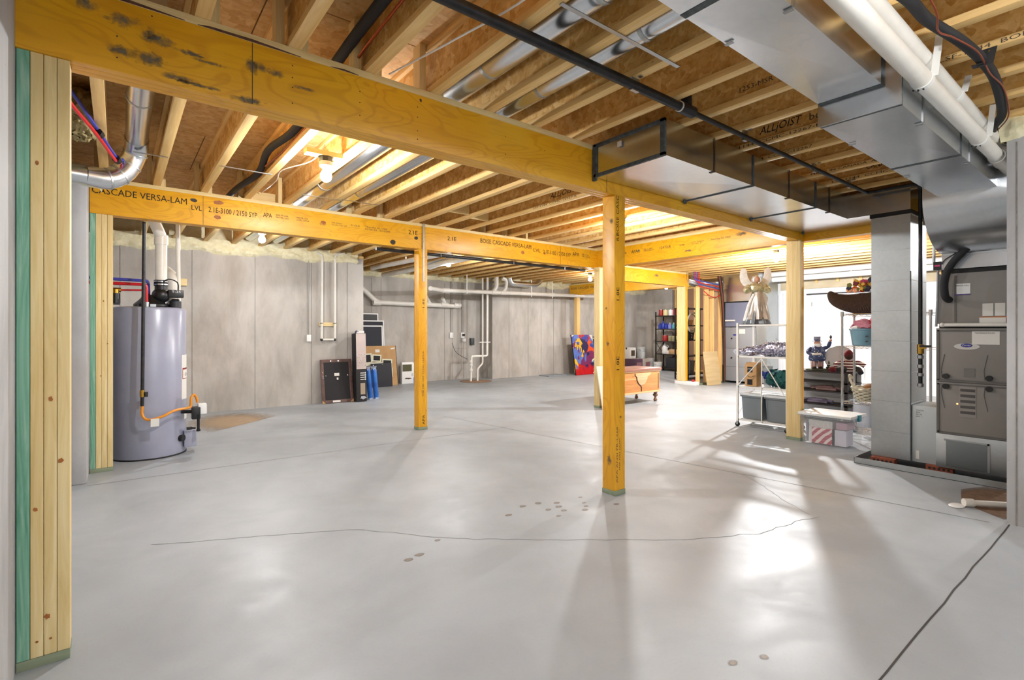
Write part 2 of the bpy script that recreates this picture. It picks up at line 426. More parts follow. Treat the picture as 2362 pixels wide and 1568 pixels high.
def foam(wall, p0, p1, nrm, z_low, z_high, depth=.05, n=60, amp=.03):
    """lumpy strip of sprayed foam along a wall top"""
    p0 = Vector(p0); p1 = Vector(p1); nr = Vector(nrm); vs = []; fs = []; m = 7
    s1, s2 = random.uniform(0, 9), random.uniform(0, 9)
    for i in range(n+1):
        t = i/n; b = p0.lerp(p1, t); L = (p1-p0).length*t
        lo = z_low+amp*math.sin(L*5+s1)+amp*.6*math.sin(L*13+s2)+random.uniform(-.2, .2)*amp
        for j in range(m):
            q = j/(m-1); z = lo*(1-q)+z_high*q
            d = depth*(math.sin(PI*min(1, q*1.6+.02))**.5 if q < .6 else 1)*(1+.35*math.sin(L*17+q*9+s1)+random.uniform(-.25, .25)) if j not in (0,) else 0
            vs.append(b+nr*max(d, 0)+Vector((0, 0, z)))
    for i in range(n):
        for j in range(m-1): fs.append((i*m+j, (i+1)*m+j, (i+1)*m+j+1, i*m+j+1))
    return obj('spray_foam', MB().add(vs, fs), M_FOAM, wall, ang=80)
foam(w_b1, (-.31, 9.5, 0), (3.62, 9.5, 0), (0, -1, 0), 2.585, 2.80, .06, 110, .022)
foam(w_b2, (3.8, 11.9, 0), (8.15, 11.9, 0), (0, -1, 0), 2.66, 2.82, .06, 80, .01)
foam(w_b3, (8.17, 11.4, 0), (14.8, 11.4, 0), (0, -1, 0), 2.60, 2.80, .06, 110, .03)
foam(w_nr, (4.81, .70, 0), (4.81, -1.2, 0), (-1, 0, 0), 2.64, 2.95, .07, 60, .015)
foam(w_nr, (5.02, .67, 0), (4.80, .67, 0), (0, 1, 0), 2.60, 2.95, .10, 14, .015)
obj('sill_plate', box((-.31, 9.49, 2.70), (3.75, 9.62, 2.751)), PINE('x'), w_b1)
obj('sill_plate', box((3.75, 11.89, 2.70), (8.2, 12.0, 2.751)), PINE('x'), w_b2)
obj('sill_plate', box((8.2, 11.39, 2.70), (15.1, 11.5, 2.751)), PINE('x'), w_b3)

# ---- ceiling: subfloor panels on I-joists
ceil = struct('ceiling', box((-.6, -3.4, H_DECK+.02), (15.2, 12.2, H_DECK+.08)), M_DECK, smooth=False)
pm = box((-1.216, -.606, 0), (1.216, .606, .019)).mesh('subfloor_panel', smooth=False)
for i in range(7):
    for j in range(13):
        x = -.6+1.22+i*2.44-(1.22 if j % 2 else 0); y = -3.4+.61+j*1.22
        if x > 15.6: continue
        obj('subfloor_panel', pm, M_DECK, ceil, (x, y+.11, H_DECK))
for nm_, lo_, hi_, m_ in (('rim_board', (-.6, -3.4, 2.70), (-.5, 9.75, 3.07), M_OSB), ('rim_board', (-.5, 9.58, 2.752), (3.75, 9.75, 3.07), M_FOAM), ('rim_board', (3.5, 9.75, 2.70), (3.75, 12.15, 3.07), M_OSB),
        ('rim_board', (3.75, 11.98, 2.752), (8.42, 12.15, 3.07), M_FOAM), ('rim_board', (8.2, 11.6, 2.70), (8.42, 11.98, 3.07), M_OSB), ('rim_board', (8.2, 11.48, 2.752), (15.1, 11.6, 3.07), M_FOAM), ('rim_board', (15.1, 7.0, 2.70), (15.2, 11.65, 3.07), M_OSB),
        ('rim_board', (13.0, 7.05, 2.752), (15.1, 7.15, 3.07), M_OSB), ('rim_board', (13.08, -3.4, 2.752), (13.2, 7.05, 3.07), M_OSB), ('rim_board', (-.5, -3.4, 2.752), (13.08, -3.3, 3.07), M_OSB)):
    obj(nm_, box(lo_, hi_), m_, ceil, smooth=False)
FW = .064
def joist(x1, y0, y1):
    """x1 = right-hand edge of the flanges"""
    xc = x1-FW/2; L = y1-y0
    key = round(L, 3)
    if key not in _jm:
        w = box((-.005, 0, .03), (.005, L, H_WEB-.03)).mesh('web', smooth=False); w.materials.append(M_OSB)
        f = box((-FW/2, 0, 0), (FW/2, L, .038)).mesh('flange', bev=.002); f.materials.append(PINE('y'))
        _jm[key] = (w, f)
    w, f = _jm[key]
    j = obj('floor_joist', w, None, ceil, (xc, y0, H_J))
    obj('bottom_flange', f, None, j); obj('top_flange', f, None, j, (0, 0, H_WEB-.038))
    return j
_jm = {}
JX = [-.06+.402*k for k in range(37)]; JO = []
for x in JX:
    y1 = 9.44 if x < 3.75 else (11.84 if x < 8.2 else 11.34)
    JO.append(joist(x, -3.2 if x < 13.0 else 7.2, y1))
# vertical squash blocks beside the joists where they cross a beam
sb = box((0, 0, 0), (.04, .085, H_WEB)).mesh('squash_block', smooth=False); sb.materials.append(PINE2('z'))
for x in JX[:16]:
    for y in (2.735, 6.13):
        if 2.7 < x < 6.5 and y < 3: continue
        obj('squash_block', sb, None, ceil, (x-FW/2+.034, y, H_J))
        if random.random() < .7: obj('squash_block', sb, None, ceil, (x-FW/2-.078, y+.02, H_J))
# rim closure board in each joist bay over the second beam
bb = box((0, 0, 0), (.324, .03, .12)).mesh('blocking', smooth=False); bb.materials.append(PINE2('x'))
for k, y in ((3, 6.3), (8, 5.35), (9, 5.5)): obj('blocking', bb, None, ceil, (JX[k]-FW/2+.032, y, H_J+.02))
# round-wire joist bridging straps
def strap(x0, x1, y, z=H_J-.004, w=.022): return obj('metal_strap', box((x0, y-w/2, z-.002), (x1, y+w/2, z+.002)), M_STEEL, ceil)
strap(.10, .33, 5.05); strap(.72, 1.12, 5.02); strap(1.53, 1.95, 1.62); strap(1.95, 2.40, 1.62); strap(1.53, 1.95, 5.55); strap(1.93, 2.35, 5.5)

# inked printing on the joists
def jtxt(k, s, y0, y1, z, h, m=M_INK, flange=False, it=0.0, nm='printed_lettering'):
    o = JO[k]; x = -.0322 if flange else -.0052
    return lettering(nm, s, (x, y0+3.2, z-H_J), (0, -1, 0), (0, 0, 1), y0-y1, h, m, o, italic=it)
jtxt(10, 'ALLjOIST', 1.93, 1.62, 2.815, .075, it=.25); jtxt(10, 'bc', 1.57, 1.50, 2.83, .05, M_GREY_INK)
jtxt(10, 'ALLjOIST', 4.34, 3.92, 2.815, .075, it=.25); jtxt(10, 'bc', 3.84, 3.74, 2.83, .05, M_GREY_INK)
for y in (2.2, 4.6, 7.0): jtxt(10, 'LSF-1144  CCMC-12267-R', y, y-.72, 2.760, .022, M_GREY_INK, True)
jtxt(13, 'MADE IN CANADA  AJS140', 2.03, 1.40, 2.760, .024, M_INK, True); jtxt(14, 'LSF-1144  CCMC-12267', 2.0, 1.36, 2.760, .022, M_GREY_INK, True); jtxt(14, 'CANADA', 1.72, 1.50, 2.83, .05, M_INK)
jtxt(11, 'LSF-1144  CCMC-12267', 2.3, 1.7, 2.760, .022, M_GREY_INK, True); jtxt(8, '1253-MSR', 1.66, 1.45, 2.83, .03, M_GREY_INK)
jtxt(9, 'ALLjOIST', .25, -.05, 2.815, .07, it=.25); jtxt(9, 'LSF-1144  BOISE CASCADE', .75, .1, 2.760, .022, M_GREY_INK, True)
for k_, y0_, y1_ in ((6, 1.86, 1.5), (9, 2.05, 1.8), (9, 5.0, 4.6), (12, 4.6, 4.1), (14, 5.3, 4.7), (17, 5, 4.2), (20, 6, 4.6), (24, 5.2, 4.2)):
    o = JO[k_]; obj('red_paint_mark', MB().prism([(0, .004), ((y0_-y1_)*.3, .012), (y0_-y1_, .006), ((y0_-y1_)*.95, .030), ((y0_-y1_)*.4, .034), (.02, .026)], (-.0322, y0_+3.2, 0), (0, -1, 0), (0, 0, 1), .0006), soft_stain('red_overspray_%d' % int(k_*10+y0_), '#a8323a', '#c4575a', .8, .3, .6, .5, 60), o)
IB = thing('insulation_batt', 'brown fibreglass batt stuffed behind the left elbow duct', 'insulation', (-.2, 4.75, 2.80))
random.seed(3); mbi = MB().ball((0, 0, .06), .17, 26, 18, (.62, 1.3, 1.0)); mbi.v = [(x+random.uniform(-.02, .02), y+random.uniform(-.03, .03), z+random.uniform(-.02, .02)) for x, y, z in mbi.v]
obj('batt', mbi, mottled('fibreglass', '#8f7d52', '#b5a373', .95, 30, 0, .8), IB, ang=80); random.seed(4)
obj('batt_edge', MB().box((-.10, .12, -.02), (.04, .42, .24)), MATS['fibreglass'], IB, bev=.03)
# ================================================================ BEAMS AND POSTS
M_VDIRT = soft_stain('weathered_smear', '#5a5344', '#80745c', .8, .12, .5, 1.1, 26)
M_KNOT = mottled('knot', '#8a4c18', '#b06a2a', .6, 30); M_DKNOT = plain('dark_knot', '#3a3026', .7)
M_WANE = mottled('bark_wane', '#3a2016', '#6b4630', .8, 20)
def beam(name, label, lo, hi, axis, plies=3, plate=True):
    t = thing(name, label, 'beam', (lo[0], lo[1], lo[2]))
    L = [hi[i]-lo[i] for i in range(3)]
    for k in range(plies):
        a, b = k/plies, (k+1)/plies
        if axis == 'x': bx_ = box((0, L[1]*a+.0005, 0), (L[0], L[1]*b-.0005, L[2]))
        else: bx_ = box((L[0]*a+.0005, 0, 0), (L[0]*b-.0005, L[1], L[2]))
        obj('ply', bx_, LVL(axis), t, bev=.002)
    if plate:
        o = .004
        obj('top_plate', box((-0, -o, L[2]), (L[0], L[1]+o, L[2]+.037)) if axis == 'x' else box((-o, 0, L[2]), (L[0]+o, L[1], L[2]+.037)), PINE2(axis), t, bev=.003)
    return t
def spot(parent, c, ux, uy, rx, ry, mat, jag=.2, n=18, off=.001, name='stain', seed=0):
    random.seed(int(seed*977+c[0]*131+c[2]*37)); c = Vector(c); ux = Vector(ux); uy = Vector(uy); nn = ux.cross(uy).normalized()*off
    ph = random.uniform(0, 6)
    vs = []
    for k in range(n):
        a = 2*PI*k/n; q = 1+jag*.5*math.sin(2*a+ph)+jag*.4*math.sin(5*a+ph*2)+random.uniform(-jag, jag)*.5
        vs.append(c+ux*(rx*q*math.cos(a))+uy*(ry*q*math.sin(a))+nn)
    return obj(name, MB().add(vs, [tuple(range(n))]), mat, parent)
X_, Y_, Z_ = Vector((1, 0, 0)), Vector((0, 1, 0)), Vector((0, 0, 1))
# near beam over the camera side (front face y = 2.71)
B1 = beam('laminated_beam', 'long yellow laminated beam crossing the upper left foreground with grey smears', (-.31, 2.71, H_BEAM), (6.62, 2.843, H_PLATE), 'x')
# local coords: x from -.31, z from H_BEAM
def b1(x, z): return (x+.31, 0, z-H_BEAM)
for x, z, rx, rz in [(-.10, 2.655, .022, .02), (.02, 2.63, .045, .018), (.14, 2.60, .05, .016), (.12, 2.615, .016, .02), (.02, 2.50, .03, .022), (.10, 2.50, .032, .028), (.25, 2.575, .05, .008), (.33, 2.555, .04, .007), (.515, 2.60, .018, .03), (.55, 2.605, .02, .016), (.62, 2.60, .03, .012), (.50, 2.43, .05, .012), (.2, 2.45, .06, .010), (.30, 2.44, .05, .008), (.75, 2.56, .03, .009)]:
    spot(B1, b1(x, z), X_, Z_, rx*1.9, rz*1.7, M_VDIRT, .45, seed=x)
for x, z in [(.12, 2.69), (.0, 2.56), (.0, 2.47), (.7, 2.66), (.7, 2.60), (.7, 2.55), (.7, 2.47), (1.05, 2.63), (1.05, 2.57), (1.05, 2.5), (1.4, 2.64), (1.4, 2.58), (1.4, 2.5), (1.4, 2.45), (2.05, 2.62), (2.05, 2.5), (2.4, 2.6)]:
    spot(B1, b1(x, z), X_, Z_, .0035, .0035, M_DKNOT, .1, 8, name='nail_head', seed=z)
spot(B1, b1(1.42, 2.685), X_, Z_, .008, .009, M_DKNOT, .2, 10, name='knot')
obj('scarf_joint', box((.825, -.0012, .003), (.828, .0005, .298)), M_DKNOT, B1)
obj('butt_joint', box((3.36, -.0012, .003), (3.363, .0005, .16)), M_DKNOT, B1)
for x0, x1, d in [(.0, .55, .012), (.6, 1.05, .009), (1.2, 1.35, .006)]:
    obj('bark_edge', MB().prism([(x0, .302), (x0+.05, .302+d), ((x0+x1)/2, .302+d*1.3), (x1, .303), (x1, .300), (x0, .300)], (0, -.0052, 0), X_, Z_, .0008), M_WANE, B1)
# second beam (front face y = 6.10)
B2 = beam('laminated_beam', 'printed yellow laminated beam behind the water heater corner, carried by a slim yellow post', (-.2, 6.10, H_BEAM), (6.62, 6.233, H_PLATE), 'x')
def t2(s, x0, x1, z0, h, m=M_INK, it=0, bold=0): return lettering('printed_lettering', s, (x0+.2, 0, z0-H_BEAM), X_, Z_, x1-x0, h, m, B2, italic=it, bold=bold)
t2('CASCADE VERSA-LAM', -.185, .56, 2.60, .062, bold=.0)
t2('LVL', .60, .69, 2.555, .05); t2('2.1E-3100 / 2150 SYP', .75, 1.21, 2.555, .055)
t2('APA', 1.27, 1.36, 2.575, .05, bold=.0); t2('ANSI PR-L266\nPRO PR-L266C', 1.40, 1.54, 2.58, .045, M_GREY_INK)
t2('MSR MR-1253\nCCMC 12472-R', 1.62, 1.76, 2.58, .045, M_GREY_INK); t2('91087', 1.88, 1.95, 2.565, .02, M_GREY_INK)
t2('LVL Select\nGrade 2 for US', 2.02, 2.2, 2.58, .04, M_GREY_INK); t2('01-05-B', 2.25, 2.36, 2.60, .02, M_GREY_INK)
t2('Thorsby AL USA\n01-05-23   01-0399', 2.43, 2.76, 2.575, .05, M_GREY_INK)
t2('2.1E', 3.02, 3.15, 2.59, .055); t2('2.1E', 3.61, 3.75, 2.575, .055)
t2('BOISE CASCADE VERSA-LAM', 4.16, 5.12, 2.60, .062, bold=.0); t2('LVL', 5.17, 5.31, 2.565, .055); t2('2.1E-3100 / 2150 SYP', 5.37, 5.98, 2.555, .06)
t2('APA', 6.02, 6.18, 2.58, .06, bold=.0); t2('PR-L266\nPR-L266C', 6.25, 6.45, 2.58, .05, M_GREY_INK)
for x, z, rx, rz, m in [(.62, 2.655, .032, .018, M_DKNOT), (.84, 2.665, .045, .022, M_KNOT), (.83, 2.51, .032, .022, M_KNOT), (2.80, 2.46, .038, .030, M_DKNOT), (3.13, 2.55, .028, .022, M_DKNOT), (4.95, 2.53, .03, .03, M_KNOT), (5.4, 2.56, .02, .02, M_KNOT), (1.92, 2.60, .03, .02, M_KNOT)]:
    spot(B2, (x+.2, 0, z-H_BEAM), X_, Z_, rx, rz, m, .12, name='knot', seed=x)
for x in (.70, 3.24, 5.75): obj('joint_line', box((x+.2, -.0012, .003), (x+.203, .0005, .298)), M_DKNOT, B2)
spot(B2, (-.12+.2, 0, 2.645-H_BEAM), X_, Z_, .014, .02, M_FOAM, .6, off=.003, name='foam_splatter')
# girder across the middle (along y, left face x = 6.62)
B3 = beam('laminated_girder', 'yellow laminated girder running away behind the flat duct, grey blotches near its printed side', (6.621, -3.2, H_BEAM), (6.754, 6.3, H_PLATE), 'y')
def t3(s, y0, y1, z0, h, m=M_INK): return lettering('printed_lettering', s, (0, y0+3.2, z0-H_BEAM), -Y_, Z_, y0-y1, h, m, B3, off=.0012)
t3('0 SYP', 5.7, 5.45, 2.56, .055); t3('APA', 5.35, 5.22, 2.58, .05); t3('PR-L266\nPR-L266C', 5.1, 4.9, 2.58, .045, M_GREY_INK); t3('12472-R', 4.8, 4.6, 2.58, .04, M_GREY_INK)
t3('91087', 4.45, 4.36, 2.58, .025, M_GREY_INK); t3('LVL Select\nGrade 2', 4.25, 4.05, 2.58, .04, M_GREY_INK); t3('Thorsby AL USA', 3.95, 3.65, 2.59, .03, M_GREY_INK); t3('2.1E', 3.25, 3.12, 2.61, .05, M_GREY_INK)
t3('2.1E', 1.48, 1.36, 2.60, .07); t3('BOISE V', 2.05, 1.85, 2.60, .06)
for y, z, ry, rz in [(3.5, 2.63, .10, .03), (3.1, 2.63, .09, .03), (4.3, 2.5, .10, .02), (5.2, 2.6, .03, .04)]:
    spot(B3, (0, y+3.2, z-H_BEAM), -Y_, Z_, ry, rz, M_VDIRT, .5, seed=y)
# far beams
B4 = beam('laminated_beam', 'short far yellow beam ending on the doubled post beside the shelving', (8.15, 7.26, H_BEAM), (11.06, 7.393, H_PLATE), 'x')
spot(B4, (1.75, 0, .19), X_, Z_, .12, .04, M_VDIRT, .6)
B5 = beam('laminated_beam', 'farthest yellow beam running to the concrete wall above the colourful canvas', (11.06, 7.26, H_BEAM), (11.193, 11.34, H_PLATE), 'y')
lettering('printed_lettering', 'BOISE CASCADE VERSA-LAM', (0, 4.0, .17), -Y_, Z_, 1.3, .07, M_GREY_INK, B5)

def post(name, label, x, y, s=.127, top=H_BEAM, mat=None, sill=.038):
    t = thing(name, label, 'post', (x, y, 0))
    obj('shaft', box((0, 0, sill), (s, s, top)), mat or LVL('z'), t, bev=.003)
    obj('sill_pad', box((-.003, -.003, 0), (s+.003, s+.003, sill)), SILLG('x'), t, bev=.003)
    return t
P1 = post('wood_post', 'thick yellow laminated post standing alone at the centre right with 1.8E stamps', 3.14, 2.705)
def tv(p, s, x0, w, z1, z0, m=M_INK, bold=0.0):   # text reading downwards->up on the front (-y) face
    return lettering('printed_lettering', s, (x0+w, 0, z0), Z_, -X_, z1-z0, w, m, p, bold=bold)
tv(P1, 'BOISE CASCADE', .018, .034, 2.60, 2.06, bold=.0) if False else None
tv(P1, 'BOISE CASC', .018, .034, 2.405, 2.085, bold=.0)
lettering('printed_mark', 'R', (.052, 0, 2.045), Z_, -X_, .03, .03, M_INK, P1)
tv(P1, '1.8E', .022, .034, 1.67, 1.565); tv(P1, '1.8E', .022, .034, 1.115, 1.005)
tv(P1, 'APA ANSI PR-L266', .020, .018, .55, .10, M_GREY_INK); tv(P1, 'MSR 1253 CCMC', .052, .016, .46, .2, M_GREY_INK)
for z, y, r in [(2.2, .03, .02), (1.22, .07, .018), (.27, .05, .03), (1.5, .09, .012)]: spot(P1, (0, y, z), -Y_, Z_, r, r*1.6, M_VDIRT, .4)
spot(P1, (.07, 0, .62), X_, Z_, .02, .02, M_VDIRT, .4)
P2 = post('wood_post', 'slim yellow laminated post with a perforated steel strap, between heater wall and centre', 3.16, 6.085, .128)
obj('hold_down_strap', box((.062, -.003, 1.98), (.088, 0, 2.75)), M_STEEL, P2)
for i in range(11): spot(P2, (.075+.006*(-1)**i, -.003, 2.02+i*.055), X_, Z_, .003, .003, M_DKNOT, .05, 6, off=.0006, name='nail_hole', seed=i)
tv(P2, 'APA', .055, .035, .20, .07); tv(P2, 'MSR MR-1253 CCMC 12472-R', .055, .022, 1.05, .45, M_GREY_INK); tv(P2, '1.8E', .055, .03, 1.75, 1.63, M_GREY_INK)
P3 = thing('built_up_post', 'pale stud post with a yellow core behind the clear storage bin', 'post', (6.46, 2.69, 0))
obj('stud', box((0, 0, .038), (.04, .16, H_BEAM)), PINE2('z'), P3, bev=.002)
obj('core', box((.045, .01, .038), (.127, .15, H_BEAM)), LVL('z'), P3, bev=.002)
obj('sill_pad', box((-.003, -.003, 0), (.13, .163, .038)), SILLG('x'), P3)
P4 = post('wood_post', 'pale pine post half hidden just left of the central yellow post', 6.51, 5.94, .127, H_BEAM, PINE2('z'))
P5 = thing('doubled_post', 'pine and yellow doubled post under the far beam end, left of the black rack', 'post', (11.0, 7.27, 0))
obj('stud', box((0, 0, .09), (.06, .2, H_BEAM)), PINE2('z'), P5); obj('core', box((.065, .0, .09), (.15, .12, H_BEAM)), LVL('z'), P5)
obj('footing', box((-.03, -.32, 0), (.155, .25, .085)), mottled('white_curb', '#d6d6d4', '#e6e6e4', .8, 10), P5, bev=.008)
P6 = post('wood_post', 'far pine post against the concrete wall behind the colourful canvas', 11.06, 11.0, .13, H_BEAM, PINE('z'))
# stud packs at the left wall
def studpack(name, label, x0, x1, y0, dep, n):
    t = thing(name, label, 'stud pack', (x0, y0, 0)); w = (x1-x0)/n
    for i in range(n):
        obj('stud', box((i*w+.0008, random.uniform(0, .003), .038), ((i+1)*w-.0008, dep, H_BEAM-.001)), GREEN('z') if i == 0 else PINE2('z'), t, bev=.002)
    obj('sill_plate', box((.0, -.002, 0), (x1-x0, dep, .037)), SILLG('x'), t, bev=.002)
    return t
SP1 = studpack('stud_pack', 'nearest stack of three pale studs and one green treated stud at the left edge', -.308, -.15, 2.72, .095, 4)
SP2 = studpack('stud_pack', 'farther stack of pale and green studs beside the water heater', -.2, -.03, 6.105, .11, 4)
for p, lst in ((SP1, [(.06, 1.98, .006), (.1, 1.05, .007), (.055, .62, .006), (.09, .19, .009), (.13, .80, .008), (.06, .1, .004), (.1, .1, .004)]), (SP2, [(.10, 1.6, .006), (.13, 1.2, .005), (.08, .9, .005)])):
    for x, z, r in lst: spot(p, (x, -.001, z), X_, Z_, r, r*1.3, M_KNOT, .3, 10, name='knot', seed=z)
# ================================================================ DUCTS AND PIPES
def duct_sec(lo, hi, brk='z', depth=.006, n=None):
    """rectangular sheet-metal length with a shallow cross-break pressed into the bottom and sides"""
    x0, y0, z0 = lo; x1, y1, z1 = hi; cx, cy, cz = (x0+x1)/2, (y0+y1)/2, (z0+z1)/2
    vs = [(x0, y0, z0), (x1, y0, z0), (x1, y1, z0), (x0, y1, z0), (x0, y0, z1), (x1, y0, z1), (x1, y1, z1), (x0, y1, z1),
          (cx, cy, z0-depth), (cx, y0-depth*.4, cz), (cx, y1+depth*.4, cz)]
    fs = [(4, 5, 6, 7), (3, 0, 4, 7), (1, 2, 6, 5)]
    for a, b in ((0, 1), (1, 2), (2, 3), (3, 0)): fs.append((a, b, 8))
    for a, b in ((0, 1), (1, 5), (5, 4), (4, 0)): fs.append((a, b, 9))
    for a, b in ((3, 2), (2, 6), (6, 7), (7, 3)): fs.append((a, b, 10))
    return MB().add(vs, fs)
def ring_x(x, lo, hi, w=.02, t=.006):
    y0, z0 = lo; y1, z1 = hi
    return MB().box((x-w/2, y0-t, z0-t), (x+w/2, y1+t, z0)).box((x-w/2, y0-t, z0), (x+w/2, y0, z1)).box((x-w/2, y1, z0), (x+w/2, y1+t, z1))
# flat return duct tucked behind the near beam
RD = thing('flat_duct', 'flat galvanized duct hanging beside the near yellow beam at upper centre right', 'duct', (0, 0, 0))
Y0, Y1, Z0, Z1 = 2.06, 2.695, 2.50, 2.746
for i, (a, b) in enumerate([(2.9, 4.08), (4.08, 5.28), (5.28, 6.6)]):
    obj('duct_section', duct_sec((a, Y0, Z0), (b, Y1, Z1)), M_GALV, RD, smooth=False)
for a in (4.08, 5.28): obj('seam_cleat', ring_x(a, (Y0, Z0), (Y1, Z1), .024), M_SEAL, RD)
obj('end_cap_flange', MB().box((2.885, Y0-.006, Z0-.006), (2.905, Y1, Z0+.018)).box((2.885, Y0-.006, Z1-.02), (2.905, Y1, Z1)).box((2.885, Y0-.006, Z0), (2.905, Y0+.03, Z1)).box((2.885, Y1-.022, Z0-.03), (2.905, Y1+.012, Z1)), M_SEAL, RD)
for a in (3.5, 4.72, 5.6): obj('hanger_wire', MB().cyl((a, Y0-.006, Z0-.004), (a, Y0-.006, 2.752), .003, 6).box((a-.02, Y0-.01, Z0-.005), (a+.004, Y0+.03, Z0-.001)), M_IRON, RD)
obj('sticker', box((2.8842, 2.42, 2.66), (2.885, 2.46, 2.70)), M_PAPER, RD)
obj('branch', box((6.07, 1.845, 2.5), (6.6, 2.06, 2.746)), M_GALV, RD)
for p in [(4.08, Y1-.01, Z0), (5.28, Y1-.01, Z0), (6.5, Y1-.02, Z0)]: obj('sealant_blob', MB().ball((p[0], p[1], p[2]-.008), .022, 10, 7, (1, .7, .9)), M_SEAL, RD)
# vertical return drop
RR = thing('return_drop', 'tall square galvanized duct drop standing in the drain pan left of the furnace', 'duct', (0, 0, 0))
zz = [.06, .32, .62, .92, 1.22, 1.52, 1.82, 2.12, 2.46]
for a, b in zip(zz[:-1], zz[1:]):
    obj('duct_section', duct_sec((6.07, 1.52, a+.001), (6.6, 1.845, b-.001), depth=0), M_GALVD, RR, smooth=False)
    obj('slip_seam', MB().box((6.067, 1.517, b-.003), (6.602, 1.848, b)), M_GALV, RR)
obj('canvas_collar', MB().box((6.06, 1.51, 2.462), (6.602, 1.855, 2.50)), plain('black_tape', '#0c0c0e', .5), RR)
obj('top_section', duct_sec((6.07, 1.52, 2.50), (6.6, 1.845, 2.746), depth=0), M_GALV, RR, smooth=False)
obj('corner_seam', box((6.064, 1.514, .06), (6.072, 1.522, 1.9)), M_SEAL, RR)
obj('filter_boot', box((6.08, 1.318, .06), (6.55, 1.514, .60)), plain('pale_sheet', '#b9c0c2', .45, .35), RR, bev=.003)
lettering('handwriting', '15x22x1\nfilter\nfeb 20\njune 1', (6.08, 1.48, .49), -Y_, Z_, .06, .075, M_GREY_INK, RR)
obj('outlet_sticker', box((6.0785, 1.455, .09), (6.0798, 1.482, .17)), M_PAPER, RR)
# supply trunk over the camera
TR = thing('supply_trunk', 'large galvanized supply trunk running from the furnace to the top of the picture', 'duct', (0, 0, 0))
obj('duct_section', duct_sec((-.28, .87, 2.55), (1.75, 1.16, 2.746), depth=.004), M_GALV, TR, smooth=False)
obj('duct_section', duct_sec((1.75, .87, 2.55), (3.03, 1.16, 2.746), depth=.004), M_GALV, TR, smooth=False)
obj('duct_section', duct_sec((3.04, .80, 2.437), (4.23, 1.165, 2.746), depth=.004), M_GALV, TR, smooth=False)
obj('duct_section', duct_sec((4.23, .80, 2.437), (5.36, 1.165, 2.746), depth=.004), M_GALV, TR, smooth=False)
obj('step_plate', box((3.03, .795, 2.432), (3.04, 1.17, 2.746)), M_GALV, TR)
for a, lo, hi in ((3.022, (.872, 2.552), (1.158, 2.746)), (3.05, (.802, 2.439), (1.163, 2.746)), (4.23, (.802, 2.439), (1.163, 2.746)), (1.75, (.872, 2.552), (1.158, 2.746))):
    obj('sealed_seam', ring_x(a, lo, hi, .035, .004), M_SEAL, TR)
for a, y, z in ((2.05, 1.16, 2.55), (2.02, .87, 2.55), (3.45, 1.165, 2.437), (3.4, .80, 2.437), (4.5, 1.165, 2.437), (4.45, .8, 2.437)):
    obj('hanger_strap', MB().box((a, y-.004 if y > 1 else y-.005, z), (a+.018, y+.004, 2.752)).box((a, min(y, y-.035 if y > 1 else y), z-.009), (a+.018, max(y, y+.035 if y < 1 else y), z-.006)), M_STEEL, TR)
prof = [(5.36, 2.746), (6.5, 2.746), (6.5, 1.88), (5.97, 1.88), (5.97, 2.02)]+[(5.97-.61*math.sin(a), 2.02+.417*(1-math.cos(a))) for a in [PI/2*k/9 for k in range(1, 10)]]
obj('elbow', MB().prism([(x, z) for x, z in prof], (0, 1.262, 0), X_, Z_, .52), M_GALV, TR, ang=25)
obj('plenum_seam', MB().box((5.962, .742, 2.00), (6.502, 1.268, 2.012)), M_STEEL, TR)
obj('sealant_patch', box((5.958, .93, 2.02), (5.972, 1.06, 2.09)), M_SEAL, TR)
# round runs in the joist bays
def round_run(label, x, z, r, y0, y1, bands):
    t = thing('round_duct', label, 'duct', (x, 0, z), 0, 'round ducts in the joist bays')
    ys = [y0]+bands+[y1]
    for a, b in zip(ys[:-1], ys[1:]): obj('pipe_length', MB().cyl((0, a, 0), (0, b-.004, 0), r, 28), M_GALV, t)
    for b in bands: obj('band_seam', MB().cyl((0, b-.012, 0), (0, b+.012, 0), r+.003, 28), M_GALVD, t)
    return t
R1 = round_run('larger bright round duct between ceiling joists left of the slender black pipe tee', 1.717, 2.875, .084, .9, 9.2, [1.55, 2.42, 3.62, 5.4])
R2 = round_run('smaller bright round duct between ceiling joists right of the larger one', 2.119, 2.865, .070, 1.17, 9.2, [1.62, 2.42, 3.62, 5.45])
obj('takeoff', MB().tube([(0, 1.0, -.16), (0, 1.1, -.10), (0, 1.19, 0)], .075, 20), M_SEAL, R2)
# left elbow
EL = thing('duct_elbow', 'round duct turning through a ribbed elbow into the left wall below the joists', 'duct', (0, 0, 0))
obj('pipe_length', MB().cyl((.115, 2.9, 2.88), (.125, 5.05, 2.86), .075, 28), M_GALV, EL)
obj('band_seam', MB().cyl((.118, 4.15, 2.868), (.118, 4.17, 2.868), .078, 28), M_GALVD, EL)
ep = spline([(.125, 5.05, 2.86), (.12, 5.18, 2.78), (.05, 5.2, 2.62), (-.06, 5.17, 2.53), (-.2, 5.12, 2.52)], 3)
obj('elbow', MB().tube(ep, .082, 24), M_GALV, EL)
for i in (3, 5, 7, 9): 
    d = (ep[i+1]-ep[i-1]).normalized(); obj('rib', MB().cyl(ep[i]-d*.006, ep[i]+d*.006, .086, 24), M_GALVD, EL)
obj('wall_length', MB().cyl((-.19, 5.12, 2.52), (-.309, 5.10, 2.52), .082, 24), M_GALV, EL)
# far metal duct jumper
MJ = tag(obj('metal_jumper', MB().tube(fillet([(8.45, 11.0, 2.86), (8.50, 11.0, 2.62), (9.45, 11.0, 2.62), (9.66, 11.0, 2.86)], .16, 5), .075, 18), M_GALV), 'short shiny round duct looped under the joists by the far concrete wall', 'duct')
